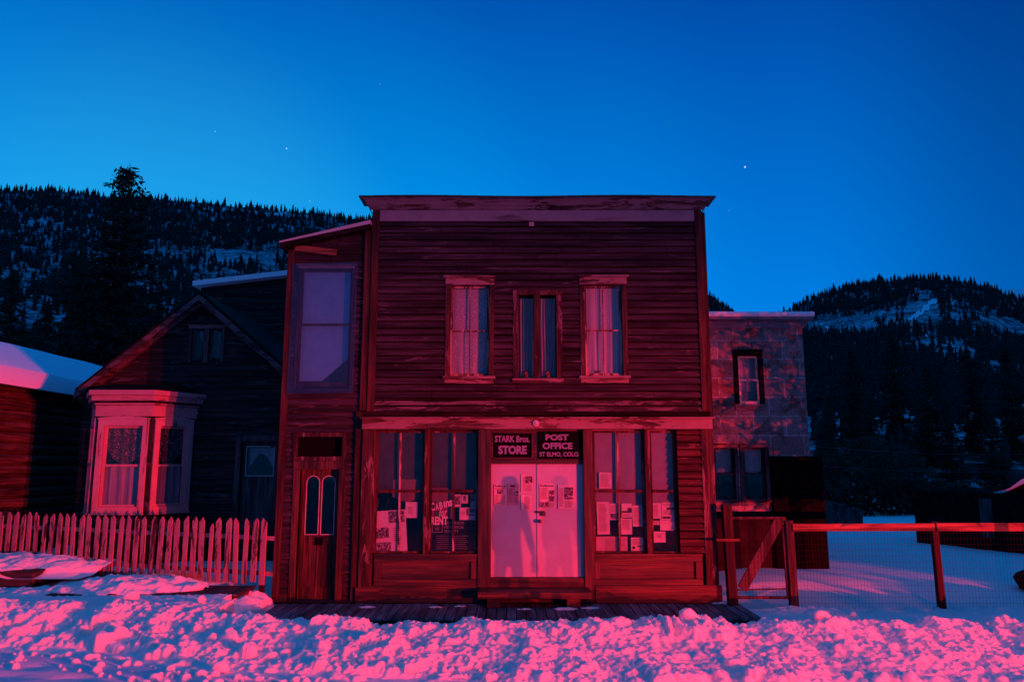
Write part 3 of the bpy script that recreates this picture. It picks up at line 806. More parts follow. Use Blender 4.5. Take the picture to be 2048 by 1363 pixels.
def window(root, rect, Y, casing, wc=.11, rec=.09, cols=2, rails=(.5,), sashm=None, label=None, head=.18, sw=.045, mw=.018, sill=True, name='window', headout=.04, proud=.035):
    """rect = clear opening; casing board, sash, muntins, panes"""
    x0, x1, z0, z1 = rect; sashm = sashm or M['sashw']
    m = MB()
    m.box(x0 - wc, x0, Y - proud, Y + .02, z0 - .05, z1); m.box(x1, x1 + wc, Y - proud, Y + .02, z0 - .05, z1)
    # reveal
    m.box(x0 - .015, x0 + .004, Y + .0201, Y + rec + .1, z0, z1); m.box(x1 - .004, x1 + .015, Y + .0201, Y + rec + .1, z0, z1)
    m.box(x0, x1, Y - .01, Y + rec + .1, z1 - .004, z1 + .02)
    w_ = m.build(name, casing, root, bevel=.004)
    if label: w_['label'] = label
    h = MB(); h.box(x0 - wc - .004, x1 + wc + .004, Y - proud - .008, Y + .02, z1 + .0, z1 + head * .8); h.box(x0 - wc - headout, x1 + wc + headout, Y - proud - .05, Y + .02, z1 + head * .8, z1 + head)
    h.build('window_head', M['trim_h'] if casing != M['black_wood'] else casing, w_, bevel=.004)
    if sill:
        MB().box(x0 - wc - .03, x1 + wc + .03, Y - proud - .04, Y + rec, z0 - .05, z0 - .002).box(x0 - wc, x1 + wc, Y - proud + .004, Y + .015, z0 - .13, z0 - .052).build('sill', M['trim_h'], w_, bevel=.004)
    zs = [z0] + [z0 + (z1 - z0) * r for r in rails] + [z1]
    s = MB()
    for k in range(len(zs) - 1):
        yy = Y + rec - (.035 if k == 0 and len(zs) > 2 else 0)
        frame(s, x0 + .004, x1 - .004, zs[k] + (.0 if k == 0 else -.012), zs[k + 1] - (.004 if k == len(zs) - 2 else -.012), sw, yy, yy + .03, wt=sw * .8, wb=sw * (1.5 if k == 0 else .8))
        for c in range(1, cols):
            xm = x0 + (x1 - x0) * c / cols; s.box(xm - mw / 2, xm + mw / 2, yy + .006, yy + .026, zs[k] + sw * .5, zs[k + 1] - sw * .5)
    s.build('sash', sashm, w_, bevel=.003)
    p = MB()
    for k in range(len(zs) - 1):
        yy = Y + rec - (.035 if k == 0 and len(zs) > 2 else 0); p.box(x0 + .02, x1 - .02, yy + .014, yy + .017, zs[k] + .03, zs[k + 1] - .02)
    p.build('pane', M['glass'], w_)
    return w_
_txt = {}
def text_mesh(s, size, ext=.002, bold=.0, shear=0, space=1.0, sx=1.0):
    c = bpy.data.curves.new('t', 'FONT'); c.body = s; c.size = size; c.extrude = ext; c.offset = bold; c.shear = shear; c.space_character = space; c.align_x = 'CENTER'; c.align_y = 'CENTER'
    c.resolution_u = 3
    o = bpy.data.objects.new('t', c); col.objects.link(o); bpy.context.view_layer.update()
    dg = bpy.context.evaluated_depsgraph_get(); me = bpy.data.meshes.new_from_object(o.evaluated_get(dg)); bpy.data.objects.remove(o)
    vs = np.zeros(len(me.vertices) * 3); me.vertices.foreach_get('co', vs); vs = vs.reshape(-1, 3)
    if len(vs):
        ctr = (vs.min(0) + vs.max(0)) / 2; vs -= ctr; wdt = vs[:, 0].max() * 2, vs[:, 1].max() * 2
    return vs, [tuple(p.vertices) for p in me.polygons], wdt
def put_text(mb, s, cx, cz, Y, width, height, rot=0, bold=.03, shear=0):
    """lettering facing -y, fitted to width x height"""
    vs, fs, (w0, h0) = text_mesh(s, 1.0, .01, bold, shear)
    vs = vs.copy(); vs[:, 0] *= width / w0; vs[:, 1] *= height / h0; vs[:, 2] *= .1
    c, s_ = math.cos(rot), math.sin(rot)
    mb.add([(cx + a * c - b * s_, Y - d, cz + a * s_ + b * c) for a, b, d in vs], [tuple(f) for f in fs])

# ================================================================== THE STORE
st = thing('store_building', (0, 0, 0), 'two storey false front clapboard store with double white doors and shop windows', 'building')
xl, xr = PX(742, 640), PX(1408, 640)              # upper front, edge to edge
xL, xR = PX(722, 1000), PX(1432, 1000)            # shopfront
zc0, zc1 = PZ(836), PZ(858)                       # shopfront fascia
ztop, zfr0, zfr1 = PZ(392, -.25), PZ(443), PZ(419, -.06)
uw = [RC(900, 570, 978, 752), RC(1037, 590, 1113, 755), RC(1170, 569, 1245, 751)]
zu0 = PZ(822)
holes = list(uw)
siding(MB(), xl + .10, xr - .10, PZ(795), zfr0, 0, .124, holes, seed=1).build('upper_siding', M['siding'], st)
siding(MB(), xl + .10, xr - .10, zu0, PZ(795), 0, .105, [], seed=2).build('flaking_siding', M['siding_worn'], st)
shell(MB(), xl, xr, zu0 - .05, ztop - .1, .006, .16, holes).build('upper_wall', M['black_wood'], st)
for (a, b) in ((xl - .02, xl + .105), (xr - .105, xr + .02)):
    B('corner_board', M['post'], st, a, b, -.045, .1, zu0, zfr1 + .01, bevel=.005)
B('corner_board', M['postd'], st, xr + .022, xr + .10, .03, .2, zu0 - .3, zfr1 - .02)
B('frieze_board', M['frieze'], st, xl + .11, xr - .11, -.04, .02, zfr0, zfr1, bevel=.004)
MB().box(-1.0 + .75, -.2 + .75, -.0445, -.0405, zfr0 + .01, zfr0 + .012).build('frieze_crack', M['black'], st)
pw = RC(1058, 445, 1068, 453)
B('number_plate', M['paper_dim'], st, pw[0], pw[1], -.035, -.03, pw[2], pw[3])
# crown moulding: profile swept along x with mitred ends
prof = [(-.04, zfr1), (-.07, zfr1 + .012), (-.075, zfr1 + .05), (-.11, zfr1 + .075), (-.13, zfr1 + .12), (-.20, zfr1 + .20), (-.215, ztop - .03), (-.215, ztop - .012)]
m = MB(); n = len(prof)
NX = 40
for k in range(NX + 1):
    for (y, z) in prof:
        s = k / NX; xa = xl - .02 + y * .85; xb = xr + .02 - y * .85
        x = xa + (xb - xa) * s; m.v.append((x, y, z + .006 * math.sin(s * 9)))
for k in range(NX):
    for i in range(n - 1): a = k * n + i; m.f.append((a, a + n, a + n + 1, a + 1))
# returns at both ends
for sgn, xw in ((-1, xl - .02), (1, xr + .02)):
    b = len(m.v)
    for (y, z) in prof: m.v.append((xw - sgn * y * .85, y, z))
    for (y, z) in prof: m.v.append((xw - sgn * y * .85, .25, z))
    for i in range(n - 1): m.f.append((b + i, b + i + 1, b + n + i + 1, b + n + i) if sgn < 0 else (b + n + i, b + n + i + 1, b + i + 1, b + i))
m.build('crown_moulding', M['crown'], st)
m = MB()
for k in range(24):
    xa = xl - .24 + (xr - xl + .48) * k / 24; xb = xl - .24 + (xr - xl + .48) * (k + 1) / 24
    za = ztop + .01 * math.sin(k * .45) - .003; m.box(xa, xb, -.25, .28, za - .006, za + .018)
m.build('cornice_cap', M['metal_dark'], st)
B('cornice_core', M['black_wood'], st, xl, xr, -.035, .25, zfr1 + .02, ztop - .016)
# windows upstairs
wA = window(st, uw[0], 0, M['trim_v'], wc=.085, cols=2, sashm=M['sashr'], mw=.014, sw=.034, head=.16, label='tall window with lace curtain')
wC = window(st, uw[2], 0, M['trim_v'], wc=.085, cols=2, sashm=M['sashr'], mw=.014, sw=.034, head=.16, label='tall window with dotted net curtain')
x0, x1, z0, z1 = uw[1]
m = MB(); m.box(x0 - .10, x0, -.03, .02, z0 - .06, z1); m.box(x1, x1 + .10, -.03, .02, z0 - .06, z1); m.box(x0 - .10, x1 + .10, -.034, .02, z1, z1 + .09)
xm = PX(1074, 670); m.box(xm - .055, xm + .055, -.02, .1, z0, z1)
m.box(x0 - .015, x0 + .004, .0201, .2, z0, z1); m.box(x1 - .004, x1 + .015, .0201, .2, z0, z1)
wB = m.build('window', M['trim_v'], st, bevel=.004); wB['label'] = 'pair of narrow openings with sheer curtains'
MB().box(x0 - .11, x1 + .11, -.07, .08, z0 - .09, z0 - .02).build('sill', M['trim_h'], wB, bevel=.004)
MB().box(x0 + .01, xm - .056, .10, .104, z0 + .01, z1).box(xm + .056, x1 - .01, .10, .104, z0 + .01, z1).build('pane', M['glass'], wB)
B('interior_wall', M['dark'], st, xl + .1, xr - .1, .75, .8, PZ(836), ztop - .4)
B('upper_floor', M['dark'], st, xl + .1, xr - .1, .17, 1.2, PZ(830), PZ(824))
a, b, c, d = uw[0]; curtain(a + .02, b - .02, c, d - .03, .17, M['lace'], 'flowered lace curtain in the upstairs window left of the middle pair', 3, .012, seed=1)
a, b, c, d = uw[2]; curtain(a + .02, b - .02, c, d - .03, .17, M['dots'], 'dotted net curtain in the upstairs window right of the middle pair', 4, .014, seed=2)
a, b, c, d = uw[1]
curtain(a + .02, xm - .06, c + .05, d - .02, .2, M['sheer'], 'sheer pleated curtain in the left half of the middle upstairs window', 5, .03, seed=3)
curtain(xm + .06, b - .01, c + .05, d - .02, .2, M['sheer'], 'sheer pleated curtain in the right half of the middle upstairs window', 5, .03, seed=4)
def flower(u, v, Y, lab, s=1):
    p = P(u, v, Y); r = thing('potted_flower', (p.x, Y, p.z - .09 * s), lab, 'potted flower')
    MB().tube((p.x, Y, p.z - .09 * s), (p.x, Y, p.z - .02 * s), .03 * s, .042 * s, 10).build('pot', M['clay'], r)
    m = MB()
    for k in range(9): a = k * 2.4; m.ball((p.x + .03 * s * math.cos(a), Y + .02 * math.sin(a), p.z + .02 * s * math.sin(k)), .016 * s, 6, 4)
    m.build('blossom', M['flower'], r)
    m = MB()
    for k in range(8): a = k * .8; m.beam((p.x, Y, p.z - .02), (p.x + .06 * s * math.cos(a), Y + .04 * math.sin(a), p.z + .03 * s), .02 * s, .004)
    m.build('leaves', M['leaf'], r)
flower(1053, 746, .125, 'red flower in a pot in the left half of the middle upstairs window')
flower(1096, 746, .125, 'red flower in a pot in the right half of the middle upstairs window')
flower(1196, 744, .125, 'red flower low in the upstairs window with the dotted net curtain', .8)

# shopfront ---------------------------------------------------------
S0 = -.03                                   # shopfront plane
zb = .04                                    # top of the boardwalk
B('shopfront_fascia', M['trim_h'], st, xL + .0, xR - .04, -.14, .15, zc1, zc0 - .015, bevel=.006)
MB().box(xL - .03, xR, -.18, .12, zc0 - .014, zc0 + .012).build('fascia_cap', M['trim_h'], st, bevel=.004)
B('painted_shade_band', M['black_wood'], st, xL + .02, xR - .04, -.02, .1, zc0 + .013, zu0)  # black strip stands in for the shade above the fascia
pf = P(1072, 846, -.14)
m = MB(); m.tube((pf.x, -.175, pf.z), (pf.x, -.141, pf.z), .052, .06, 16); m.tube((pf.x, -.19, pf.z), (pf.x, -.176, pf.z), .02, .035, 12)
m.build('light_fitting', M['metal'], st)
zw1 = PZ(861); zw0 = PZ(1106)               # shop window opening
win = [RC(748, 861, 848, 1106), RC(858, 861, 956, 1106), RC(1186, 861, 1291, 1106), RC(1301, 861, 1355, 1106)]
pil = [(722, 748), (956, 982), (1167, 1186), (1405, 1430)]
pm_ = [(PX(a, 1000), PX(b, 1000)) for a, b in pil]
names = ['left', 'door left', 'door right', 'right']
for (a, b) in pm_:
    B('pilaster', M['trim_v'] if a < -1 or a > 2 else M['base_v'], st, a, b, S0 - .03, .2, zb + .005, zc1 - .002, bevel=.006)
for k, (u0, u1) in enumerate(((848, 858), (1291, 1301))):
    a, b = PX(u0, 980), PX(u1, 980); B('window_post', M['trim_v'], st, a, b, S0, .14, zw0 - .03, zc1 - .002, bevel=.004)
GY = .085
for k, (x0, x1, z0, z1) in enumerate(win):
    m = MB(); frame(m, x0, x1, zw0, zw1 + .0, .045, GY - .03, GY + .02, wt=.03, wb=.03)
    w_ = m.build('shop_window', M['trim_v'], st, bevel=.004)
    zmid = PZ(981, .1); MB().box(x0 + .045, x1 - .045, GY - .05, GY + .018, zmid - .025, zmid + .02).build('transom_bar', M['post'], w_, bevel=.003); s = MB()
    if k != 3:
        xq = (x0 + x1) / 2; s.box(xq - .016, xq + .016, GY - .025, GY + .015, zw0 + .03, zmid - .026); s.box(xq - .016, xq + .016, GY - .025, GY + .015, zmid + .021, zw1 - .03)
    if s.v: s.build('glazing_bar', M['sashr'], w_, bevel=.003)
    MB().box(x0 + .03, x1 - .03, GY - .002, GY + .002, zw0 + .02, zw1 - .02).build('pane', M['glass'], w_)
# panels below windows
for (u0, u1) in ((748, 956), (1186, 1405)):
    a, b = PX(u0, 1130), PX(u1, 1130)
    m = MB(); z1 = zw0; z0 = PZ(1170)
    m.box(a, b, S0 - .02, .12, z1 - .05, z1 - .002)
    m.box(a, b, S0, .1, z1 - .13, z1 - .052); m.box(a, b, S0, .1, z0, z0 + .11)
    m.box(a + .12, b - .12, S0 + .045, .1, z0 + .11, z1 - .13)
    pn = m.build('panel_rails', M['base_h'], st, bevel=.005)
    B('panel_stile', M['base_v'], st, a, a + .12, S0 + .001, .1, z0 + .11, z1 - .13, bevel=.005); B('panel_stile', M['base_v'], st, b - .12, b, S0 + .001, .1, z0 + .11, z1 - .13, bevel=.005)
    B('kickboard', M['base_h'], st, a - .1 if u0 < 800 else a, b, S0 - .012, .1, zb + .004, z0 - .003, bevel=.004)
B('skirting', M['base_h'], st, xL - .04, PX(760, 1180), S0 - .05, S0 - .031, zb + .004, PZ(1172), bevel=.004)
B('skirting', M['base_h'], st, PX(1190, 1180), xR + .02, S0 - .05, S0 - .031, zb + .004, PZ(1168), bevel=.004)
a, b = PX(1356, 980), PX(1405, 980)
siding(MB(), a, b, zw0 + .01, zc1, S0 + .01, .124, [], t=.035, seed=5).build('side_siding', M['siding_red'], st)
B('side_siding_back', M['black_wood'], st, a, b, S0 + .02, .3, zw0, zc1)
# transom bar, door leaves
DY = .07
dx0, dx1 = PX(981, 1040, DY), PX(1169, 1040, DY); dz0, dz1 = PZ(1153, DY), PZ(928, DY)
dxm = PX(1074, 1040, DY)
B('door_head', M['base_h'], st, pm_[1][1] - .01, pm_[2][0] + .01, .03, .1, dz1 + .005, PZ(918, .03), bevel=.004)
B('threshold', M['base_h'], st, pm_[1][1] - .01, pm_[2][0] + .01, S0, .2, zb + .005, dz0 - .004, bevel=.004)
root_door = []
for k, (a, b) in enumerate(((pm_[1][1] - .02, dxm - .004), (dxm + .004, pm_[2][0] + .02))):
    m = MB(); m.box(a, b, DY, DY + .045, dz0, dz1 + .02)
    if k == 1: m.box(dxm - .002, dxm + .05, DY - .016, DY - .0005, dz0 + .01, dz1 - .0)
    dd = m.build('door', M['door_white'], st, bevel=.003); dd['label'] = ['left white door leaf with lace of pinned newspapers', 'right white door leaf with latch'][k]; root_door.append(dd)
root_door[0]['label'] = 'left white door leaf'
pk_ = P(1082, 1023, DY); m = MB()
m.box(pk_.x - .10, pk_.x + .06, DY - .030, DY - .017, pk_.z - .015, pk_.z + .018); m.box(pk_.x - .0, pk_.x + .075, DY - .055, DY - .031, pk_.z - .065, pk_.z + .0)
m.tube((pk_.x - .06, DY - .045, pk_.z), (pk_.x - .06, DY - .03, pk_.z), .02, .02, 8)
m.build('latch', M['metal_dark'], root_door[1], bevel=.003)
pk_ = P(1079, 1041, DY); m = MB(); m.tube((pk_.x, DY - .06, pk_.z), (pk_.x, DY - .017, pk_.z), .014, .014, 10); m.ball((pk_.x, DY - .075, pk_.z), .034, 12, 8, (1, .8, 1))
m.build('knob', M['metal_dark'], root_door[1], smooth=True)
# back of the transom boards
B('transom_board', M['base_h'], st, pm_[1][1], pm_[2][0], .052, .10, PZ(918, .03), zc1)
# shop interior and building body
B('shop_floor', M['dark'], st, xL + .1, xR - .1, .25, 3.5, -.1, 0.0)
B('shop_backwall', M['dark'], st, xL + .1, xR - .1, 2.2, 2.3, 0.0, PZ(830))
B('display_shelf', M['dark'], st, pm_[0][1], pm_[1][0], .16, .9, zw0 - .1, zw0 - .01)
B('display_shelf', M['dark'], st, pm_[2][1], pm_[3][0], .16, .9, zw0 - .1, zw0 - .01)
m = MB(); m.box(xl, xl + .12, .17, 12, -.2, ztop - 1.2); m.box(xr - .12, xr, .17, 12, -.2, ztop - 1.2); m.box(xl, xr, 12, 12.12, -.2, ztop - 1.2)
m.build('side_walls', M['siding_dark'], st)
MB().box(xl - .1, xr + .1, .30, 12.3, ztop - 1.2, ztop - 1.08).build('roof', M['snow_roof'], st)

# signs ---------------------------------------------------------------
def sign(rect, Y, label, lines, frame_m=None):
    x0, x1, z0, z1 = rect; r = thing('sign_board', ((x0 + x1) / 2, Y, z0), label, 'sign', 'shop signs over the double doors')
    B('board', M['black'], r, x0, x1, Y, Y + .025, z0, z1)
    m = MB()
    for (s, u, v, wd, ht, bold) in lines:
        p = P(u, v, Y - .003); q = P(u + wd, v, Y - .003); hz = P(u, v - ht, Y - .003)
        put_text(m, s, p.x, p.z, Y - .003, q.x - p.x, hz.z - p.z, 0, bold)
    m.build('lettering', M['letter'], r)
    if frame_m:
        f = MB(); frame(f, x0 - .03, x1 + .03, z0 - .03, z1 + .03, .03, Y - .03, Y + .01); f.build('frame', frame_m, r, bevel=.003)
SY = .02
sign(RC(986, 866, 1063, 914, SY), SY, 'framed black sign lettered STARK Bros. STORE over the left door leaf',
     [('STARK Bros.', 1024.5, 877, 70, 13.5, .03), ('STORE', 1025, 899, 57, 17.5, .05)], M['base_h'])
sign(RC(1077, 862, 1165, 917, SY), SY, 'black sign lettered POST OFFICE ST ELMO, COLO. over the right door leaf',
     [('POST', 1114, 874, 46, 12, .045), ('OFFICE', 1115, 891, 60, 13, .04), ('ST ELMO, COLO.', 1119, 908.5, 80, 10.5, .03)])

# papers ---------------------------------------------------------------
def paper(u0, v0, u1, v1, Y, label, lay, tilt=0, mat=None, group=None, name='notice'):
    x0, x1, z0, z1 = RC(u0, v0, u1, v1, Y); cx, cz = (x0 + x1) / 2, (z0 + z1) / 2; W, H = x1 - x0, z1 - z0
    r = thing(name, (cx, Y, cz), label, 'notice', group)
    ct, s_ = math.cos(tilt), math.sin(tilt)
    def T(m): m.v = [(cx + (a - cx) * ct - (c - cz) * s_, b, cz + (a - cx) * s_ + (c - cz) * ct) for a, b, c in m.v]; return m
    m = MB()
    # slightly curled sheet
    nx = 8
    for i in range(nx + 1):
        t = i / nx; c = .006 * (2 * t - 1) ** 2
        for (y, z) in ((-c, z0), (-c, z1), (-c + .0015, z1), (-c + .0015, z0)): m.v.append((x0 + W * t, Y + y, z))
    for i in range(nx):
        a = i * 4
        for k in range(4): m.f.append((a + k, a + (k + 1) % 4, a + 4 + (k + 1) % 4, a + 4 + k))
    T(m).build('sheet', mat or M['paper'], r)
    ink, pic, blk = MB(), MB(), MB()
    rr = random.Random(int(u0 * 7 + v0))
    for L in lay:
        k, a, b, c, d = L[:5]; xa, xb = x0 + W * a, x0 + W * c; zt, zbm = z1 - H * b, z1 - H * d
        yy = Y - .009
        if k == 't':
            n = L[5]
            for i in range(n):
                zz = zt + (zbm - zt) * (i + .5) / n; h = abs(zt - zbm) / n * .42; e = xa + (xb - xa) * rr.uniform(.75, 1)
                ink.box(xa, e, yy, yy + .001, zz - h / 2, zz + h / 2)
        elif k == 'p': pic.box(xa, xb, yy - .0012, yy, zbm, zt)
        elif k == 'b': blk.box(xa, xb, yy - .0025, yy - .0013, zbm, zt)
        elif k == 'h': put_text(blk, L[5], (xa + xb) / 2, (zt + zbm) / 2, yy - .001, xb - xa, zt - zbm, 0, .01)
    if ink.v: T(ink).build('print', M['ink'], r)
    if pic.v: T(pic).build('photograph', M['photo'], r)
    if blk.v: T(blk).build('headline', M['ink2'], r)
    return r
g1 = 'newspaper pages pinned to the double doors'
py = DY - .012
paper(988, 968, 1014, 1010, py, 'newspaper page with small portrait at upper left of the left door leaf', [('h', .05, .03, .95, .12, 'The Mountain'), ('p', .25, .25, .7, .45), ('t', .05, .16, .95, .24, 3), ('t', .05, .5, .48, .95, 12), ('t', .52, .5, .95, .95, 12)], group=g1)
paper(1015, 967, 1038, 1009, py, 'darker newspaper page with a black block beside the small portrait page', [('b', .25, .06, .65, .14), ('p', .6, .35, .95, .55), ('t', .06, .2, .55, .9, 18), ('t', .6, .6, .95, .9, 8)], mat=M['paper_dim'], group=g1)
paper(1042, 948, 1066, 984, py, 'page with tall photograph, highest on the left door leaf', [('p', .4, .1, .95, .5), ('t', .15, .12, .38, .95, 14), ('t', .42, .55, .95, .95, 9)], group=g1)
paper(1042, 989, 1065, 1019, py, 'page with a narrow text column beside the door latch', [('t', .3, .12, .85, .95, 20)], group=g1)
paper(1079, 966, 1110, 1015, py - .016, 'newspaper page with two dark photographs on the right door leaf', [('h', .05, .05, .9, .13, 'The Mountain'), ('t', .05, .17, .55, .65, 16), ('p', .62, .28, .97, .75), ('p', .03, .75, .6, .97), ('t', .62, .78, .97, .97, 5)], group=g1)
paper(1116, 969, 1149, 1017, py - .004, 'newspaper page with one large photograph on the right door leaf', [('p', .4, .1, .92, .6), ('t', .05, .12, .36, .9, 18), ('t', .4, .65, .92, .95, 8)], group=g1)
g2 = 'papers and pictures behind the left shop windows'; wy = GY + .022
paper(745, 1020, 813, 1103, wy, 'large tilted white poster with three photographs in the leftmost shop window', [('p', .50, .02, .96, .30), ('p', .05, .40, .48, .66), ('p', .08, .76, .52, 1.0), ('t', .62, .42, .85, .75, 7)], tilt=.07, group=g2)
paper(811, 1003, 835, 1035, wy, 'small plain white note right of the tilted poster', [('t', .2, .3, .6, .75, 6)], group=g2)
paper(909, 988, 922, 1013, wy + .01, 'small portrait picture at upper left of its shop window', [('p', .12, .12, .9, .8)], group=g2)
paper(923, 989, 936, 1006, wy + .01, 'tiny picture of a standing figure behind the shop window', [('p', .3, .1, .7, .7), ('t', .1, .75, .9, .9, 2)], group=g2)
paper(941, 988, 953, 1014, wy + .01, 'bluish picture against the right frame of the shop window', [('p', .05, .05, .95, .55)], group=g2, mat=M['paper_dim'])
paper(919, 1014, 951, 1039, wy + .01, 'card with building photograph beneath the small portrait pictures', [('p', .45, .08, .95, .65), ('t', .1, .35, .35, .6, 3)], group=g2)
g3 = 'papers behind the right shop windows'
paper(1198, 944, 1223, 976, wy, 'typed white sheet above the glazing bar, right of the doors', [('t', .12, .1, .88, .9, 14)], group=g3)
paper(1194, 1003, 1219, 1068, wy, 'long white typed sheet, lowest left in the window right of the doors', [('t', .15, .06, .85, .9, 24)], group=g3, tilt=.02)
paper(1219, 1006, 1237, 1039, wy + .004, 'sheet with dark skyline picture beside the long typed sheet', [('p', .1, .6, .95, .95), ('t', .1, .1, .9, .55, 7)], group=g3)
paper(1243, 1006, 1264, 1036, wy + .004, 'dark framed card with pale stripes right of the glazing bar', [('b', .04, .50, .96, .62), ('b', .04, .93, .96, 1.0), ('t', .1, .7, .9, .88, 3), ('b', .62, .3, .96, .5)], group=g3)
paper(1242, 1035, 1264, 1068, wy, 'typed sheet under the dark framed card', [('t', .12, .1, .88, .7, 9)], group=g3)
paper(1265, 1010, 1287, 1052, wy + .002, 'typed sheet against the right frame of the window next to the doors', [('t', .12, .08, .88, .9, 14)], group=g3)
paper(1262, 1074, 1288, 1106, wy, 'notice with small black drawings at the window foot', [('t', .1, .08, .8, .45, 6), ('b', .1, .55, .3, .72), ('b', .5, .5, .85, .6), ('t', .1, .8, .9, .95, 3)], group=g3)
paper(1305, 1005, 1323, 1036, wy, 'sheet of text at the upper left of the narrow window', [('t', .12, .1, .7, .9, 14)], group=g3)
paper(1324, 1004, 1349, 1040, wy + .004, 'sheet with two dark banners at the upper right of the narrow window', [('t', .1, .05, .9, .2, 3), ('b', .38, .28, .98, .42), ('t', .1, .45, .9, .7, 5), ('b', .05, .78, .65, .9)], group=g3)
paper(1320, 1037, 1351, 1060, wy - .003, 'blank white sheet in the middle of the narrow window', [('t', .1, .08, .9, .15, 1)], group=g3)
paper(1307, 1062, 1331, 1084, wy, 'small card low in the narrow window', [('t', .3, .2, .8, .6, 3)], group=g3)
paper(1305, 1038, 1319, 1049, wy + .006, 'dark striped strip left of the blank sheet', [('b', .0, .0, 1, .25), ('t', .1, .35, .9, .9, 3)], group=g3)
paper(1192, 1072, 1255, 1107, wy + .02, 'faded brownish map low behind the papers right of the doors', [('t', .3, .1, .9, .9, 9)], group=g3, mat=M['paper_dim'])
# window lettering
r = thing('window_lettering', tuple(P(884, 1040, GY - .006)), 'white painted CABINS for RENT across the second shop window', 'lettering')
m = MB(); Yt = GY - .006
for ch, u, v, ht in zip('CABIns', (865.5, 874, 882, 889, 895, 902), (1012.5, 1012, 1009.5, 1008, 1007, 1005.5), (16, 15, 13, 12, 12, 12)):
    p = P(u, v, Yt); q = P(u + (7 if ch not in 'I' else 3), v, Yt); h = P(u, v - ht, Yt); put_text(m, ch if ch != 'n' else 'n', p.x, p.z, Yt, q.x - p.x, h.z - p.z, .12, .03)
p = P(886, 1024, Yt); put_text(m, 'for', p.x, p.z, Yt, PX(895, 1024, Yt) - PX(877.5, 1024, Yt), .15, .10, .01, .45)
p = P(878.5, 1040.5, Yt); put_text(m, 'RENT', p.x, p.z, Yt, PX(896, 1040, Yt) - PX(861.5, 1040, Yt), .14, 0, .045)
m.build('lettering', M['letter_glass'], r)
x0, x1, z0, z1 = RC(861, 1037, 952, 1104, wy + .03)
r = thing('historical_poster', ((x0 + x1) / 2, wy + .03, z0), 'dark poster reading COLORADO HISTORICAL SOCIETY behind the CABINS for RENT lettering', 'poster')
B('board', M['black'], r, x0, x1, wy + .03, wy + .035, z0, z1)
m = MB(); yy = wy + .028
for s, u, v, wd in (('COLORADO', 908.5, 1045, 39), ('HISTORICAL', 908.5, 1053.3, 40), ('SOCIETY', 903, 1061.5, 28)):
    p = P(u, v, yy); put_text(m, s, p.x, p.z, yy, PX(u + wd, v, yy) - p.x, .046, 0, .02)
m.build('lettering', M['letter_dim'], r)
m = MB(); ex0, ex1, ez0, ez1 = RC(864, 1046, 885, 1064, yy)
frame(m, ex0, ex1, ez0, ez1, .012, yy - .002, yy + .001)
for k in range(9):
    a = k * .7; cx, cz = (ex0 + ex1) / 2, (ez0 + ez1) / 2; m.beam((cx, yy - .001, cz - .03), (cx + .05 * math.cos(a), yy - .001, cz + .04 * math.sin(a)), .004, .006)
for k in range(7):
    z = z0 + .06 + k * .035; m.box(x0 + .1, x1 - .12 - .03 * (k % 3), yy, yy + .001, z, z + .006)
m.build('emblem', M['letter_dim'], r)
# cloths behind the shop windows
def cloth(u0, v0, u1, v1, Y, mat, label, folds=3, amp=.01, name='window_drape', seed=0, shape=None):
    x0, x1, z0, z1 = RC(u0, v0, u1, v1, Y); return curtain(x0, x1, z0, z1, Y, mat, label, folds, amp, shape, name, None, 'drape', seed)
cloth(742, 855, 852, 985, .17, M['backdrop_dark'], 'dark drape in the upper half of the leftmost shop window', 2, seed=1)
cloth(854, 855, 962, 978, .17, M['backdrop_dark'], 'dark drape above the CABINS for RENT lettering', 2, seed=2)
cloth(785, 958, 838, 1004, .135, M['cloth_pink'], 'faded pink cloth hanging low behind the leftmost shop window', 1, .01, seed=3, shape=lambda s: .75 + .35 * s * (1.1 - s) * 2)
cloth(856, 975, 905, 1040, .16, M['cloth_pink'], 'faded cloth behind the painted CABINS for RENT letters', 1, .01, seed=4)
cloth(1184, 855, 1296, 1020, .15, M['backdrop_pale'], 'pale drape in the wide window right of the doors', 2, .008, seed=5)
cloth(1299, 855, 1362, 1020, .15, M['backdrop_pale'], 'pale drape in the narrow window near the right corner', 1, .008, seed=6)

# boardwalk, step ------------------------------------------------------
m = MB(); x = -4.28; k = 0
while x < 3.62:
    wd = .155 + random.uniform(-.006, .006); y0 = -1.32 + random.uniform(-.012, .012)
    if x > 3.2: y0 = -1.28
    zz = zb + random.uniform(-.004, .004); m.box(x, x + wd - .014, y0, S0 - .055, zz - .035, zz, j=.002); x += wd
bw = m.build('boardwalk', M['boards'], None, bevel=.003); bw['kind'] = 'structure'
m = MB(); m.box(-4.25, 3.6, -1.25, -1.18, -.18, .0); m.box(-4.25, 3.6, -.4, -.3, -.18, .0)
for k in range(7): m.box(-4.1 + k * 1.25, -4.0 + k * 1.25, -1.2, -1.1, -.4, -.17)
o = m.build('boardwalk_joists', M['soil'], None); o['kind'] = 'structure'
for (u, v, wd) in [(735, 1214, .14), (870, 1214, .12), (920, 1212, .1), (1050, 1218, .12), (1130, 1218, .2), (1180, 1216, .16), (1440, 1205, .2)]:
    d = ray(u, v); t = (CH - zb) / -d.z; px, py_ = d.x * t, -D + d.y * t
    m = MB(); m.ball((px, py_, zb), wd, 14, 6, (1, .45, .16)); m.v = [(a + .02 * math.sin(b * 60 + a * 31), b + .015 * math.sin(a * 50), max(zb + .001, c + .01 * math.sin(a * 70 + b * 40))) for a, b, c in m.v]
    s_o = m.build('snow_patch', M['snow'], None, smooth=True); s_o['kind'] = 'structure'
sx0, sx1 = PX(955, 1180, -.5), PX(1183, 1180, -.5)
r = thing('wooden_step', (0.15, -.3, zb), 'long low plank step on blocks under the white double doors', 'step')
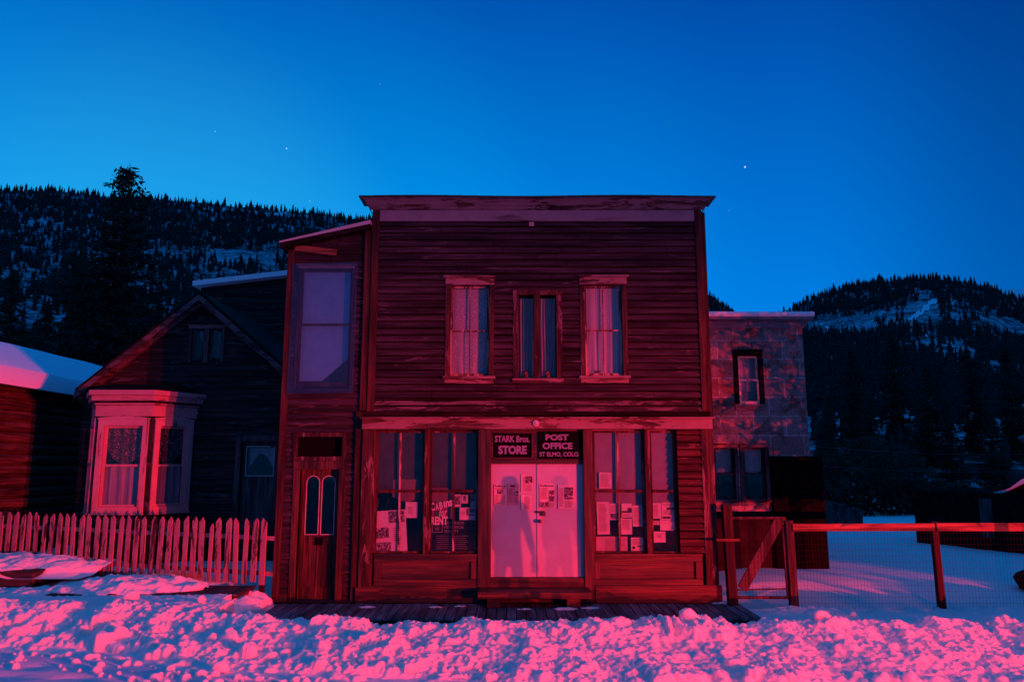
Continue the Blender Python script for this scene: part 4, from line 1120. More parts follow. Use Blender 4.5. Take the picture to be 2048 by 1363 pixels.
B('plank', M['base_h'], r, sx0, sx1, -.56, S0 - .055, .19, .30, bevel=.01)
for q in (sx0 + .15, sx1 - .4): B('block', M['base_h'], r, q, q + .22, -.50, -.12, zb + .004, .188, bevel=.006)

# ================================================================== THE ANNEX (stair wing)
an = thing('lean_to_annex', (-3.4, 0, 0), 'narrow two storey clapboard annex with shed roof, plastic covered window and arched pane door', 'building')
ax0, ax1 = PX(562, 850), xl - .025
AY = .06
def azr(x): # slanted roof line
    a, b = P(575, 500, AY), P(742, 462, AY); return a.z + (x - a.x) / (b.x - a.x) * (b.z - a.z)
plx0, plx1, plz0, plz1 = PX(592, 650, AY), PX(707, 650, AY), PZ(776, AY), PZ(535, AY)
tr = RC(596, 873, 685, 912, AY)
ad = (PX(596, 1050, AY), PX(675, 1050, AY), zb + .03, PZ(938, AY))
H = [(plx0, plx1, plz0, plz1), tr, ad]
def aclip(z):
    a, b = P(575, 500, AY), P(742, 462, AY)
    x = a.x + (z - a.z) / (b.z - a.z) * (b.x - a.x); return (max(ax0, x), ax1)
siding(MB(), ax0 + .08, ax1, zb + .0, azr(ax1), AY, .118, H, seed=9, clip=aclip).build('front_siding', M['siding'], an)
m = MB(); zlo = azr(ax0)
shell(m, ax0, ax1 + .02, -.2, zlo, AY + .006, .14, H); m.prism([(ax0, zlo), (ax1 + .02, zlo), (ax1 + .02, azr(ax1))], AY + .006, AY + .146)
m.box(ax0, ax0 + .1, AY + .15, 9, -.2, zlo)
m.build('wall', M['siding_dark'], an)
B('corner_board', M['post'], an, ax0 - .03, ax0 + .085, AY - .045, AY + .1, zb, zlo - .02, bevel=.005)
B('corner_board', M['post'], an, xl - .15, xl - .024, -.02, AY + .1, PZ(820), azr(ax1) - .02, bevel=.005)
B('corner_board', M['postd'], an, xL - .13, xL - .005, -.02, AY + .1, zb + .006, PZ(823), bevel=.005)
pa, pb_ = P(560, 487, -.15), P(741, 449, -.15)
m = MB(); m.extr([pa + Vector((0, 0, -.06)), pb_ + Vector((0, 0, -.06)), pb_ + Vector((0, 0, .015)), pa + Vector((0, 0, .015))], (0, 9, 0)); m.build('roof', M['black_wood'], an)
m = MB(); m.extr([pa + Vector((-.01, -.012, .016)), pb_ + Vector((0, -.012, .016)), pb_ + Vector((0, -.012, .085)), pa + Vector((-.01, -.012, .045))], (0, 9, 0)); m.build('roof_snow', M['metal'], an)
m = MB(); q0, q1 = P(590, 520, AY), P(655, 500, AY)
m.beam((ax0 + .1, AY - .05, q0.z + .22), (ax0 + .85, AY - .05, azr(ax0 + .85) - .28), .03, .11, (0, 0, 1)); m.build('loose_board', M['rail'], an)
# plastic-covered window
w_ = window(an, (plx0 + .04, plx1 - .04, plz0 + .04, plz1 - .02), AY, M['post'], wc=.03, rec=.05, cols=1, rails=(.52,), head=.07, sill=False, sashm=M['post'])
w_['label'] = 'tall window sealed behind cloudy plastic sheet'
m = MB(); cs = [P(573, 787, AY - .09), P(706, 785, AY - .09), P(716, 523, AY - .09), P(587, 527, AY - .09)]; NXp, NZp = 16, 24
for j in range(NZp + 1):
    for i in range(NXp + 1):
        s, t = i / NXp, j / NZp; p = cs[0].lerp(cs[1], s).lerp(cs[3].lerp(cs[2], s), t)
        m.v.append((p.x, p.y + .010 * math.sin(s * 13 + t * 3) * math.sin(t * 3.1), p.z))
for j in range(NZp):
    for i in range(NXp): a = j * (NXp + 1) + i; m.f.append((a, a + 1, a + NXp + 2, a + NXp + 1))
m.build('plastic_sheet', M['plastic'], an, smooth=True)
curtain(plx0 + .06, plx1 - .06, plz0 + .12, plz1 - .05, AY + .13, M['blind'], 'pale torn blind with slanted lower edge behind the plastic sheet', 1, .004, shape=lambda s: .99 - .22 * max(0, s - .45) * 1.8, name='roller_blind', cat='blind')
# transom and door
x0, x1, z0, z1 = tr
m = MB(); frame(m, x0 - .08, x1 + .08, z0 - .07, z1 + .07, .08, AY - .04, AY + .1, .07, .07); m.build('transom_frame', M['trim_v'], an, bevel=.004)
B('transom_glass', M['black'], an, x0, x1, AY + .11, AY + .12, z0, z1)
x0, x1, z0, z1 = ad
m = MB(); m.box(x0 - .11, x0, AY - .04, AY + .1, zb + .005, z1); m.box(x1, x1 + .11, AY - .04, AY + .1, zb + .005, z1); m.box(x0 - .12, x1 + .12, AY - .045, AY + .1, z1, tr[2] - .075); m.build('door_frame', M['doorv'], an, bevel=.005)
# door with two round-headed panes, cut as polygons
ddY = AY + .12
m = MB(); zm = PZ(1068, ddY); st_w = .09; xmid = (x0 + x1) / 2
def arch(xa, xb, zlo_, ztop_, n=10):
    r_ = (xb - xa) / 2; c = (xa + xb) / 2; return [(c - r_ * math.cos(math.pi * k / n), ztop_ - r_ + r_ * math.sin(math.pi * k / n)) for k in range(n + 1)]
ap = [(x0 + st_w, xmid - .022), (xmid + .022, x1 - st_w)]; zt_ = PZ(951, ddY)
m.box(x0, x0 + st_w, ddY, ddY + .04, z0, z1); m.box(x1 - st_w, x1, ddY, ddY + .04, z0, z1); m.box(xmid - .022, xmid + .022, ddY, ddY + .04, zm, z1)
for (xa, xb) in ap:
    A = arch(xa, xb, zm, zt_)
    for k in range(len(A) - 1):
        m.prism([A[k], A[k + 1], (A[k + 1][0], z1), (A[k][0], z1)], ddY, ddY + .04)
m.box(x0 + st_w, x1 - st_w, ddY, ddY + .04, zm - .14, zm); m.box(x0 + st_w, x1 - st_w, ddY, ddY + .04, z0, z0 + .2)
m.box(xmid - .03, xmid + .03, ddY, ddY + .04, z0 + .2, zm - .14); m.box(x0 + st_w, xmid - .03, ddY + .02, ddY + .03, z0 + .2, zm - .14); m.box(xmid + .03, x1 - st_w, ddY + .02, ddY + .03, z0 + .2, zm - .14)
dr_ = m.build('door', M['doorv'], an)
m = MB()
for (xa, xb) in ap:
    A = arch(xa, xb, zm, zt_); A = [(xa, zm)] + A + [(xb, zm)]
    for k in range(len(A)):
        p, q = A[k], A[(k + 1) % len(A)]; m.beam((p[0], ddY - .004, p[1]), (q[0], ddY - .004, q[1]), .012, .012, (0, 1, 0))
m.build('pane_moulding', M['sashw'], dr_)
MB().box(x0 + st_w, x1 - st_w, ddY + .018, ddY + .021, zm, zt_).build('pane', M['glass'], dr_)
B('lock_plate', M['black'], dr_, xmid - .07, xmid + .07, ddY - .006, ddY - .001, zm - .18, zm - .04)
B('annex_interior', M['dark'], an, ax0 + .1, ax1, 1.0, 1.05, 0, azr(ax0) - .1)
B('kickboard', M['base_h'], an, ax0 + .09, x0 - .12, AY - .05, AY - .03, zb + .004, zb + .12)

# ================================================================== REAR WING
WY = 9.6
a, b = P(402, 575, WY), P(640, 548, WY)
rw = thing('rear_wing', (a.x, WY, 0), 'dark clapboard wing with snow edged sloping roof above the house gable', 'building')
def rclip(z):
    x = a.x + (z - a.z) / (b.z - a.z) * (b.x - a.x) if b.z != a.z else a.x; return (max(a.x, x), b.x)
siding(MB(), a.x, b.x, 3, b.z, WY, .2, [], seed=14, clip=rclip, wav=.6).build('siding', M['siding_dark'], rw)
m = MB(); m.prism([(a.x, 0), (b.x, 0), (b.x, b.z), (a.x, a.z)], WY + .006, WY + 5); m.build('wall', M['siding_dark'], rw)
m = MB(); off = Vector((-.12, -.35, 0)); m.extr([a + off + Vector((0, 0, -.02)), b + off + Vector((0, 0, -.02)), b + off + Vector((0, 0, .13)), a + off + Vector((0, 0, .13))], (0, 5.5, 0)); m.build('roof_snow', M['snow_roof'], rw)
q = RC(433, 592, 445, 600, WY - .05); B('patch_board', M['rail'], rw, q[0], q[1], WY - .06, WY - .04, q[2], q[3])

# ================================================================== GABLED HOUSE
HY = 3.4
apx = P(408, 600, HY); el, er_ = P(186, 775, HY), P(600, 790, HY)
sl = (apx.z - el.z) / (apx.x - el.x)
gh = thing('gabled_house', (apx.x, HY, 0), 'small dark gabled house with white trimmed bay window behind the picket fence', 'building')
hx0 = PX(158, 900, HY); hx1 = apx.x + (apx.x - hx0)
def hclip(z):
    h = (apx.z - z) / sl; return (max(hx0, apx.x - h), min(hx1, apx.x + h))
gw = [RC(383, 657, 407, 720, HY), RC(418, 657, 444, 720, HY)]
hd = RC(480, 882, 552, 1060, HY)
siding(MB(), hx0, hx1, .2, apx.z, HY, .13, gw + [hd], seed=21, clip=hclip).build('front_siding', M['siding_dark'], gh)
zs_ = apx.z - sl * (apx.x - hx0)
m = MB(); shell(m, hx0, hx1, -.1, zs_, HY + .006, .12, [hd])
shell(m, apx.x - 1.1, apx.x + 1.1, zs_, min(gw[0][3] + .05, apx.z - sl * 1.1), HY + .006, .12, gw) if gw[0][3] + .05 < apx.z - sl * 1.1 else shell(m, apx.x - .75, apx.x + .75, zs_, apx.z - sl * .75, HY + .006, .12, gw)
m.build('front_wall', M['siding_dark'], gh)
m = MB(); wI = .75 if not gw[0][3] + .05 < apx.z - sl * 1.1 else 1.1
zt1 = apx.z - sl * wI
m.prism([(hx0, zs_), (apx.x - wI, zs_), (apx.x - wI, zt1)], HY + .006, HY + .12)
m.prism([(apx.x + wI, zs_), (hx1, zs_), (apx.x + wI, zt1)], HY + .006, HY + .12)
m.prism([(apx.x - wI, zt1), (apx.x + wI, zt1), (apx.x, apx.z)], HY + .006, HY + .12)
m.box(hx0, hx0 + .12, HY + .13, HY + 5.2, -.1, zs_); m.box(hx1 - .12, hx1, HY + .13, HY + 5.2, -.1, zs_); m.box(hx0, hx1, HY + 5.2, HY + 5.3, -.1, zs_)
m.box(hx0 + .2, hx1 - .2, HY + 1.0, HY + 1.05, 0, apx.z - 1.3)
m.build('house_walls', M['siding_dark'], gh)
ov = .26; th = .07
for sgn, nm in ((-1, 'l'), (1, 'r')):
    ex = apx.x + sgn * (apx.x - hx0 + .06); ez = apx.z - sl * (apx.x - hx0 + .06)
    A0, A1 = Vector((apx.x, HY - ov, apx.z + .06)), Vector((ex, HY - ov, ez + .06))
    m = MB(); m.extr([A0, A1, A1 + Vector((0, 0, th)), A0 + Vector((0, 0, th))], (0, 5.9, 0)); m.build('roof_slope', M['black_wood'], gh)
    m = MB(); m.extr([A0 + Vector((0, -.03, -.12)), A1 + Vector((0, -.03, -.12)), A1 + Vector((0, -.03, .02)), A0 + Vector((0, -.03, .02))], (0, .028, 0)); m.build('rake_board', M['rake'], gh)
    m = MB(); m.extr([A0 + Vector((0, .16, -.17)), A1 + Vector((0, .16, -.17)), A1 + Vector((0, .16, -.002)), A0 + Vector((0, .16, -.002))], (0, .12, 0)); m.build('frieze_board', M['rake'], gh)
    m = MB(); m.extr([A0 + Vector((0, .0, .072)), A1 + Vector((0, .0, .072)), A1 + Vector((0, .0, .10)), A0 + Vector((0, .0, .10))], (0, 5.9, 0)); m.build('roofing', M['black_wood'], gh)
for k, q in enumerate(gw):
    w_ = window(gh, q, HY, M['plank_grey'], wc=.06, rec=.06, cols=1, rails=(), head=.08, sill=False, sashm=M['plank_grey'])
curtain(gw[0][0] + .1, gw[0][1], gw[0][2] + .05, gw[0][3], HY + .2, M['lace'], 'swept aside curtain in the left gable window', 2, .02, shape=lambda s: .25 + .7 * s ** 1.5)
curtain(gw[1][0], gw[1][1], gw[1][2], gw[1][3], HY + .2, M['lace_dim'], 'full lace curtain in the right gable window', 2, .01)
# front door
x0, x1, z0, z1 = hd
m = MB(); m.box(x0 - .12, x0, HY - .06, HY + .06, .2, z1 + .12); m.box(x0, x1, HY - .055, HY + .06, z1, z1 + .12); m.box(x1, x1 + .1, HY - .06, HY + .06, .2, z1 + .12); m.build('door_frame', M['plank_grey'], gh, bevel=.004)
dw = RC(492, 893, 546, 950, HY)
m = MB(); shell(m, x0, x1, .2, z1, HY + .05, .04, [dw]); hdr = m.build('door', M['plank_grey'], gh)
MB().box(dw[0], dw[1], HY + .065, HY + .068, dw[2], dw[3]).build('pane', M['glass'], hdr)
m = MB(); frame(m, dw[0] - .02, dw[1] + .02, dw[2] - .02, dw[3] + .02, .02, HY + .03, HY + .049); m.build('pane_moulding', M['sashw'], hdr)
curtain(dw[0] + .03, dw[1] - .03, dw[2] + .08, dw[3] - .02, HY + .14, M['lace'], 'draped scarf curtain in the front door window of the gabled house', 3, .015, shape=lambda s: .85 - .6 * math.sin(math.pi * s))
# bay window --------------------------------------------------------
FY = 2.55
b0, b1 = PX(186, 930, FY), PX(298, 930, FY); c1 = Vector((PX(384, 930, HY - .05), HY, 0)); c0x = b0 - (c1.x - b1)
zbt = PZ(786, FY); zw_t = PZ(838, FY); zw_b = PZ(1026, FY); zbb = .35
poly = [(c0x, HY), (b0, FY), (b1, FY), (c1.x, HY)]
def face(i): return Vector((poly[i][0], poly[i][1], 0)), Vector((poly[i + 1][0], poly[i + 1][1], 0))
bay = MB()
for i in range(3):
    p, q = face(i); d = (q - p).normalized(); nrm = Vector((d.y, -d.x, 0)); L = (q - p).length
    def wbox(mb, s0, s1, o0, o1, z0, z1):
        a0 = p + d * s0 + nrm * o0; a1 = p + d * s1 + nrm * o0; a2 = p + d * s1 + nrm * o1; a3 = p + d * s0 + nrm * o1
        pts = [a0, a1, a2, a3]; vs = [(v_.x, v_.y, z) for z in (z0, z1) for v_ in pts]
        mb.add(vs, [(3, 2, 1, 0), (4, 5, 6, 7), (0, 1, 5, 4), (1, 2, 6, 5), (2, 3, 7, 6), (3, 0, 4, 7)])
    # body under and over the window
    wd = .06 if i == 1 else .07
    wbox(bay, 0, L, -.08, 0, zbb, zw_b); wbox(bay, 0, L, -.08, 0, zw_t, zbt + .1); wbox(bay, 0, wd, -.08, .0, zw_b, zw_t); wbox(bay, L - wd, L, -.08, .0, zw_b, zw_t)
    m = MB(); t0, t1 = wd - .01, L - wd + .01; cw = .125
    wbox(m, t0, t0 + cw, 0, .035, zw_b, zw_t); wbox(m, t1 - cw, t1, 0, .035, zw_b, zw_t); wbox(m, t0 + cw, t1 - cw, .001, .034, zw_t - .13, zw_t); wbox(m, t0 + cw, t1 - cw, .001, .034, zw_b, zw_b + .13)
    wbox(m, t0 - .02, t1 + .02, 0, .06, zw_b - .03, zw_b - .001)
    # low pediment
    pc = [(t0 - .02, zw_t + .001), (t1 + .02, zw_t + .001), (t1 + .02, zw_t + .03), ((t0 + t1) / 2, zw_t + .075), (t0 - .02, zw_t + .03)]
    w0 = [p + d * s + nrm * .04 + Vector((0, 0, z)) for s, z in pc]; m.extr(w0, -nrm * .04)
    bwn = m.build('bay_window', M['bay_trim'], gh, bevel=.004)
    s = MB(); g0, g1_ = t0 + cw, t1 - cw; zmr = PZ(930, FY); zi0, zi1 = zw_b + .13, zw_t - .13; fw = .045
    for (za, zc, oo) in ((zi0, zmr + .02, -.03), (zmr - .02, zi1, -.055)):
        wbox(s, g0, g0 + fw, oo - .025, oo, za, zc); wbox(s, g1_ - fw, g1_, oo - .025, oo, za, zc); wbox(s, g0 + fw, g1_ - fw, oo - .024, oo - .001, za, za + fw); wbox(s, g0 + fw, g1_ - fw, oo - .024, oo - .001, zc - fw, zc)
    wbox(s, g0 - .0, g0 + .012, -.08, -.001, zi0, zi1); wbox(s, g1_ - .012, g1_, -.08, -.001, zi0, zi1)
    s.build('sash', M['bay_trim'], bwn, bevel=.003)
    s = MB(); wbox(s, g0 + .02, g1_ - .02, -.07, -.067, zi0, zi1); s.build('pane', M['glass'], bwn)
    if i > 0:
        lab = ['', 'front facing', 'angled right hand'][i]
        for half, mt, zz0, zz1, shp, what in ((0, M['lace_dim'], zmr - .0, zi1 - .01, lambda t: .55 + .45 * math.sin(math.pi * t), 'round lace valance'), (1, M['sheer'], zi0, zmr - .0, None, 'lower sheer curtain')):
            mm = MB(); n_ = 24
            for j in range(11):
                for k in range(n_ + 1):
                    tt = k / n_; pos = p + d * (g0 + (g1_ - g0) * tt) + nrm * (-.13 - .02 * math.sin(tt * 25)); zb_ = zz0 if shp is None else zz1 - (zz1 - zz0) * shp(tt)
                    mm.v.append((pos.x, pos.y, zz1 + (zb_ - zz1) * j / 10))
            for j in range(10):
                for k in range(n_): a_ = j * (n_ + 1) + k; mm.f.append((a_, a_ + 1, a_ + n_ + 2, a_ + n_ + 1))
            oo_ = mm.build('curtain', mt, None, smooth=True); offv = Vector(mm.v[0]); oo_.data.transform(Matrix.Translation(-offv)); oo_.location = offv
            tag(oo_, what + ' in the ' + lab + ' window of the white trimmed bay', 'curtain')
bay.build('bay_wall', M['siding_dark'], gh)
# bay cornice: two stepped bands following the outline
def band(o, z0, z1, mat, nm, bot=0.0):
    pts = []
    for (x, y), (sx, sy) in zip(poly, ((-1, 0), (-.5, -1), (.5, -1), (1, 0))): pts.append((x + sx * o, y + sy * o))
    m = MB(); n = 4
    vs = [(x, y, z0) for x, y in pts] + [(x, y, z1) for x, y in pts]
    m.add(vs, [(0, 1, 5, 4), (1, 2, 6, 5), (2, 3, 7, 6), (4, 5, 6, 7), (3, 2, 1, 0), (0, 4, 7, 3)])
    return m.build(nm, mat, gh)
band(.04, PZ(832, FY), PZ(810, FY), M['bay_trim_h'], 'bay_frieze')
band(.07, PZ(809, FY), PZ(806, FY), M['bay_trim_h'], 'bay_moulding')
band(.14, PZ(801, FY), PZ(791, FY), M['bay_trim_h'], 'bay_cornice')
band(.20, PZ(790.5, FY), PZ(781, FY), M['bay_trim_h'], 'bay_cornice')
m = MB(); zr = PZ(780.5, FY); cx = (b0 + b1) / 2
pts = [(c0x - .2, HY, zr), (b0 - .1, FY - .2, zr), (b1 + .1, FY - .2, zr), (c1.x + .2, HY, zr), (c1.x - .4, HY, zr + .22), (c0x + .4, HY, zr + .22)]
m.add(pts, [(0, 1, 5), (1, 2, 4, 5), (2, 3, 4)]); m.build('bay_roof', M['black_wood'], gh)

# ================================================================== LOG CABIN (left edge)
lc = thing('log_cabin', (-12.5, 4, 0), 'dark log cabin under a thick smooth snow roof at the left edge', 'building')
CX = -11.35; rX = -14.2; y0c, y1c = -0.5, 16.0; ze = 4.15; zr_ = 5.35
m = MB(); z = .1
while z < ze - .1:
    m.tube((CX, y0c + .2, z + .13), (CX, y1c - .3, z + .13), .135, .135, 10); z += .245
m.build('log_wall', M['log'], lc)
B('back_wall', M['siding_dark'], lc, rX * 2 - CX, CX - .1, y0c + .3, y1c - .4, 0, ze - .05)
m = MB(); m.extr([(CX + .35, y0c, ze - .12), (rX, y0c, zr_ - .12), (rX * 2 - CX - .35, y0c, ze - .12), (rX, y0c, zr_ - .3), ], (0, y1c - y0c, 0)); m.build('roof', M['black_wood'], lc)
nx, ny = 30, 40; Xs = np.linspace(CX + .42, rX - (CX + .42 - rX), nx * 2); Ys = np.linspace(y0c - .1, y1c + .1, ny); XX, YY = np.meshgrid(Xs, Ys)
tt = np.abs(XX - rX) / (CX + .42 - rX)
ZZ = zr_ + .22 - (zr_ - ze) * tt * 1.0 + .05 * fbm(XX * .6, YY * .6, 2) + .12 * (1 - tt ** 2)
ZZ = np.where(tt > .97, ze - .12, ZZ)
o = grid_obj('roof_snow', XX, YY, ZZ, M['snow_roof'], None); o.parent = lc; o.matrix_parent_inverse = Matrix.Translation(-Vector(lc.location))

# ================================================================== TIN CLAD BUILDING
TY = 3.5
tb = thing('tin_clad_building', (6, TY, 0), 'rusty stamped tin clad building set back right of the store, snow on its flat roof', 'building')
tx0, tx1 = xr - .6, PX(1618, 880, TY)
tz1 = PZ(655, TY)
tw = [RC(1477, 711, 1518, 808, TY), RC(1430, 895, 1470, 998, TY), RC(1489, 895, 1531, 998, TY)]
m = MB(); shell(m, tx0, tx1, 0, tz1, TY, .15, tw); m.build('tin_wall', M['tin'], tb)
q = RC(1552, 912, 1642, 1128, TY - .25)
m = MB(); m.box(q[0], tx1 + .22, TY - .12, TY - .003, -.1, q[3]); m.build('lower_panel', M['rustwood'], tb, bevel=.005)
m = MB(); m.box(tx0, tx1 - .01, TY + .16, TY + 8, 0, tz1); 
mm = MB(); mm.box(tx1 - .15, tx1, TY + .151, TY + 8, 0, tz1); mm.box(tx0, tx1, TY + 8, TY + 8.1, 0, tz1); mm.build('side_wall', M['siding_dark'], tb)
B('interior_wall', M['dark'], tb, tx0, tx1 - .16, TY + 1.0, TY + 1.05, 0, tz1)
ex = PX(1628, 640, TY - .3)
m = MB(); m.prism([(tx0, tz1 + .001), (tx1 + .02, tz1 + .001), (ex, tz1 + .14), (tx0, tz1 + .14)], TY - .06, TY - .002); m.box(tx0, ex, TY - .3, TY + 8.2, tz1 + .14, tz1 + .20)
m.box(tx0, tx1 + .01, TY - .07, TY - .061, tz1 - .02, tz1 + .12)
m.build('cornice', M['frieze'], tb, bevel=.004)
B('roof_snow', M['snow_roof'], tb, tx0, ex + .03, TY - .32, TY + 8.2, tz1 + .201, tz1 + .31, bevel=.03)
w1 = window(tb, tw[0], TY, M['black_wood'], wc=.10, rec=.04, cols=1, rails=(.5,), head=.13, sill=True, headout=.0, sashm=M['sashw'])
w2 = window(tb, tw[1], TY, M['plank_grey'], wc=.07, rec=.07, cols=1, rails=(.5,), head=.09, sashm=M['plank_grey'], headout=.06)
w3 = window(tb, tw[2], TY + .003, M['plank_grey'], wc=.09, rec=.07, cols=1, rails=(.5,), head=.085, sashm=M['plank_grey'], headout=.06)
a, b, c, d = tw[0]
curtain(a, b, c + .3, d, TY + .2, M['sheer'], 'gathered white curtain in the upper window of the tin clad building', 4, .02, shape=lambda s: 1.0)
curtain(a, b, c, c + .55, TY + .26, M['backdrop_pale'], 'pale lower drape in the upper window of the tin clad building', 1, .01)
for k in (1, 2):
    a, b, c, d = tw[k]
    curtain(a, b, c + .5 * (d - c), d, TY + .18, M['lace'], 'scalloped lace half curtain in the ' + ('left' if k == 1 else 'right') + ' one of the paired lower windows', 2, .01, shape=lambda s: .85 + .15 * math.sin(math.pi * s))
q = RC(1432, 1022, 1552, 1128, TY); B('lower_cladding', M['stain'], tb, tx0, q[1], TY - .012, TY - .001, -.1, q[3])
B('crossbar', M['postd'], tb, tx0 + .5, tx0 + 1.6, TY - .03, TY - .004, PZ(1016, TY), PZ(1010, TY))

# ================================================================== SHED at the right
sh = thing('shed', (13.5, 7, 0), 'low dark shed with a snowy sloping roof at the right edge', 'building')
s0 = P(1835, 1098, 9.0); s1 = P(2120, 1150, 5.6)
dv = Vector((s1.x - s0.x, s1.y - s0.y, 0)); Ls = dv.length; dn = dv.normalized(); nb_ = Vector((-dn.y, dn.x, 0))
m = MB(); nB = 26
for k in range(nB):
    a = s0 + dn * (Ls * k / nB); b = s0 + dn * (Ls * (k + 1) / nB - .02); h = 1.6 + random.uniform(-.02, .02)
    pts = [Vector((a.x, a.y, -.2)), Vector((b.x, b.y, -.2)), Vector((b.x, b.y, h)), Vector((a.x, a.y, h))]; m.extr(pts, nb_ * (3 + random.uniform(-.01, .01)))
m.build('board_wall', M['black_wood'], sh)
ra0, ra1 = P(1925, 1035, 8.0), P(2130, 935, 5.8)
m = MB(); v1 = ra1 - ra0
m.extr([ra0, ra1, ra1 + Vector((0, 0, .12)), ra0 + Vector((0, 0, .10))], nb_ * 3.4); m.build('roof', M['black_wood'], sh)
m = MB()
u_ = nb_ * 3.4; nn = 20; vs = []
for i in range(nn + 1):
    t = i / nn; p = ra0.lerp(ra1, t) + Vector((-.05, -.06, .12))
    hh = .10 + .03 * math.sin(t * 9) + .03 * math.sin(t * 23)
    vs += [p, p + Vector((0, 0, hh)), p + u_ + Vector((0, 0, hh)), p + u_]
m.add(vs, [(4 * i + a, 4 * i + 4 + a, 4 * i + 4 + (a + 1) % 4, 4 * i + (a + 1) % 4) for i in range(nn) for a in range(4)] + [(0, 1, 2, 3), (4 * nn + 3, 4 * nn + 2, 4 * nn + 1, 4 * nn)]); m.build('roof_snow', M['snow_roof'], sh)
m = MB(); p = s0 + dn * (Ls * .52); p1 = p + dn * .32
m.extr([Vector((p.x, p.y, .45)), Vector((p1.x, p1.y, .45)), Vector((p1.x, p1.y, 1.45)), Vector((p.x, p.y, 1.45))], -nb_ * .04); m.build('pale_board', M['plank_grey'], sh)
# triangular shed front under the roof
m = MB(); b0_ = P(1925, 1042, 8.02); b1_ = P(2130, 960, 5.82); m.extr([Vector((b0_.x, b0_.y, 1.2)), Vector((b1_.x, b1_.y, 1.2)), b1_, b0_], nb_ * 3); m.build('gable_boards', M['black_wood'], sh)
# dark rock by the right edge
pr_ = P(2045, 1160, -.1 + 1.2); m = MB(); m.ball((pr_.x + .32, 1.1, .2), .38, 14, 9, (1, 1, .8)); m.v = [(a + .04 * math.sin(c * 17), b + .04 * math.sin(a * 13), c + .04 * math.sin(a * 19 + b * 7)) for a, b, c in m.v]
o = m.build('boulder', M['rock'], None, smooth=True); tag(o, 'rounded dark boulder in the snow at the right edge below the shed', 'boulder')
# leaning board fence far back
r = thing('board_fence', (PX(1680, 1040, 14), 14, -.2), 'weathered grey boards of a leaning fence at the back of the snowy yard', 'fence')
for k in range(9):
    u = 1648 + k * 9; p = P(u, 1048, 14); q = P(u + 3, 1000 + k * 2.5 + random.uniform(-3, 3), 14)
    MB().beam((p.x, 14, p.z - .5), (q.x, 14.1, q.z), .17, .025, (0, 1, 0)).build('board', M['plank_grey'], r)
MB().beam(P(1640, 997, 13.95), P(1730, 1022, 13.95), .06, .06).build('rail', M['plank_grey'], r)
# dark hedge behind the yard
m = MB(); rr = random.Random(4)
for k in range(9000):
    x = rr.uniform(6.5, 22); y = 24 + rr.uniform(0, 6) ; hmax = 2.6 + 1.2 * math.sin(x * 1.1) ; z = rr.uniform(-.2, 1) * hmax
    s = rr.uniform(.12, .3); d1 = Vector((rr.gauss(0, 1), rr.gauss(0, 1), rr.gauss(0, 1))).normalized() * s; d2 = d1.orthogonal().normalized() * s * .5; c = Vector((x, y, max(z, -.2)))
    n = len(m.v); m.v += [tuple(c - d1), tuple(c + d2), tuple(c + d1), tuple(c - d2)]; m.f.append((n, n + 1, n + 2, n + 3))
tag(m.build('brush', M['needles'], None), 'dark tangled brush along the back of the snowy yard', 'brush', kind='stuff')
# wires
for k, (va, vb, lab) in enumerate(((889, 893, 'upper thin utility wire right of the tin clad building'), (927, 925, 'lower thin utility wire right of the tin clad building'))):
    m = MB(); a, b = P(1600, va, 14), P(2300, vb, 14); n = 24
    pts = [a.lerp(b, i / n) + Vector((0, 0, -.3 * (1 - (2 * i / n - 1) ** 2))) for i in range(n + 1)]
    for i in range(n): m.tube(pts[i], pts[i + 1], .006, n=5)
    tag(m.build('utility_wire', M['metal_dark'], None), lab, 'wire')

# ================================================================== FENCES
pf0, pf1 = (PX(-60, 1060, 2.0), 2.0), (PX(535, 1080, .03), .03)
fr_ = thing('picket_fence', (-7, 1.6, .3), 'whitewashed pointed picket fence in front of the gabled house', 'fence')
d = Vector((pf1[0] - pf0[0], pf1[1] - pf0[1], 0)); L = d.length; dn = d.normalized(); nn_ = Vector((dn.y, -dn.x, 0)); 
npk = 38
def ftop(Y, u): 
    v = 1023 + (1036 - 1023) * max(-.1, u / 535)
    return PZ(v, Y)
for k in range(npk):
    s = L * (1 - (k + .35) / npk); base = Vector((pf0[0], pf0[1], 0)) + dn * s
    u_, v_ = project(base.x, base.y, 1.3)
    zt = ftop(base.y, u_) + random.uniform(-.025, .02); z0 = .34 + random.uniform(-.03, .03); wd = .10 + random.uniform(-.014, .01)
    if k == 6: zt -= .10; wd *= .7
    lean = random.uniform(-.028, .028) - .01; cut = random.choice((-.5, .5, .35, -.4, 0))
    f = lambda x, z: base + dn * (x + lean * (z - z0)) + Vector((0, 0, z))
    pk = [f(-wd / 2, z0), f(wd / 2, z0), f(wd / 2, zt - .07 + .02 * cut), f(wd * cut * .9 * .5 + 0, zt), f(-wd / 2, zt - .07 - .02 * cut)]
    pk = [p + nn_ * .03 for p in pk]; MB().extr(pk, -nn_ * .022).build('picket', M['picket'], fr_, bevel=.002)
for z in (.50, 1.08):
    MB().beam(Vector((pf0[0], pf0[1], z + .08)) - nn_ * .02, Vector((pf1[0] + .12, pf1[1] - .02, z)) - nn_ * .02, .035, .07, (0, 0, 1)).build('rail', M['picket'], fr_)
for s in (.4, L * .33, L * .66, L - .12):
    b_ = Vector((pf0[0], pf0[1], 0)) + dn * s - nn_ * .08; MB().beam(b_ + Vector((0, 0, .0)), b_ + Vector((0, 0, 1.12)), .08, .08, (0, 1, 0)).build('post', M['postd'], fr_)
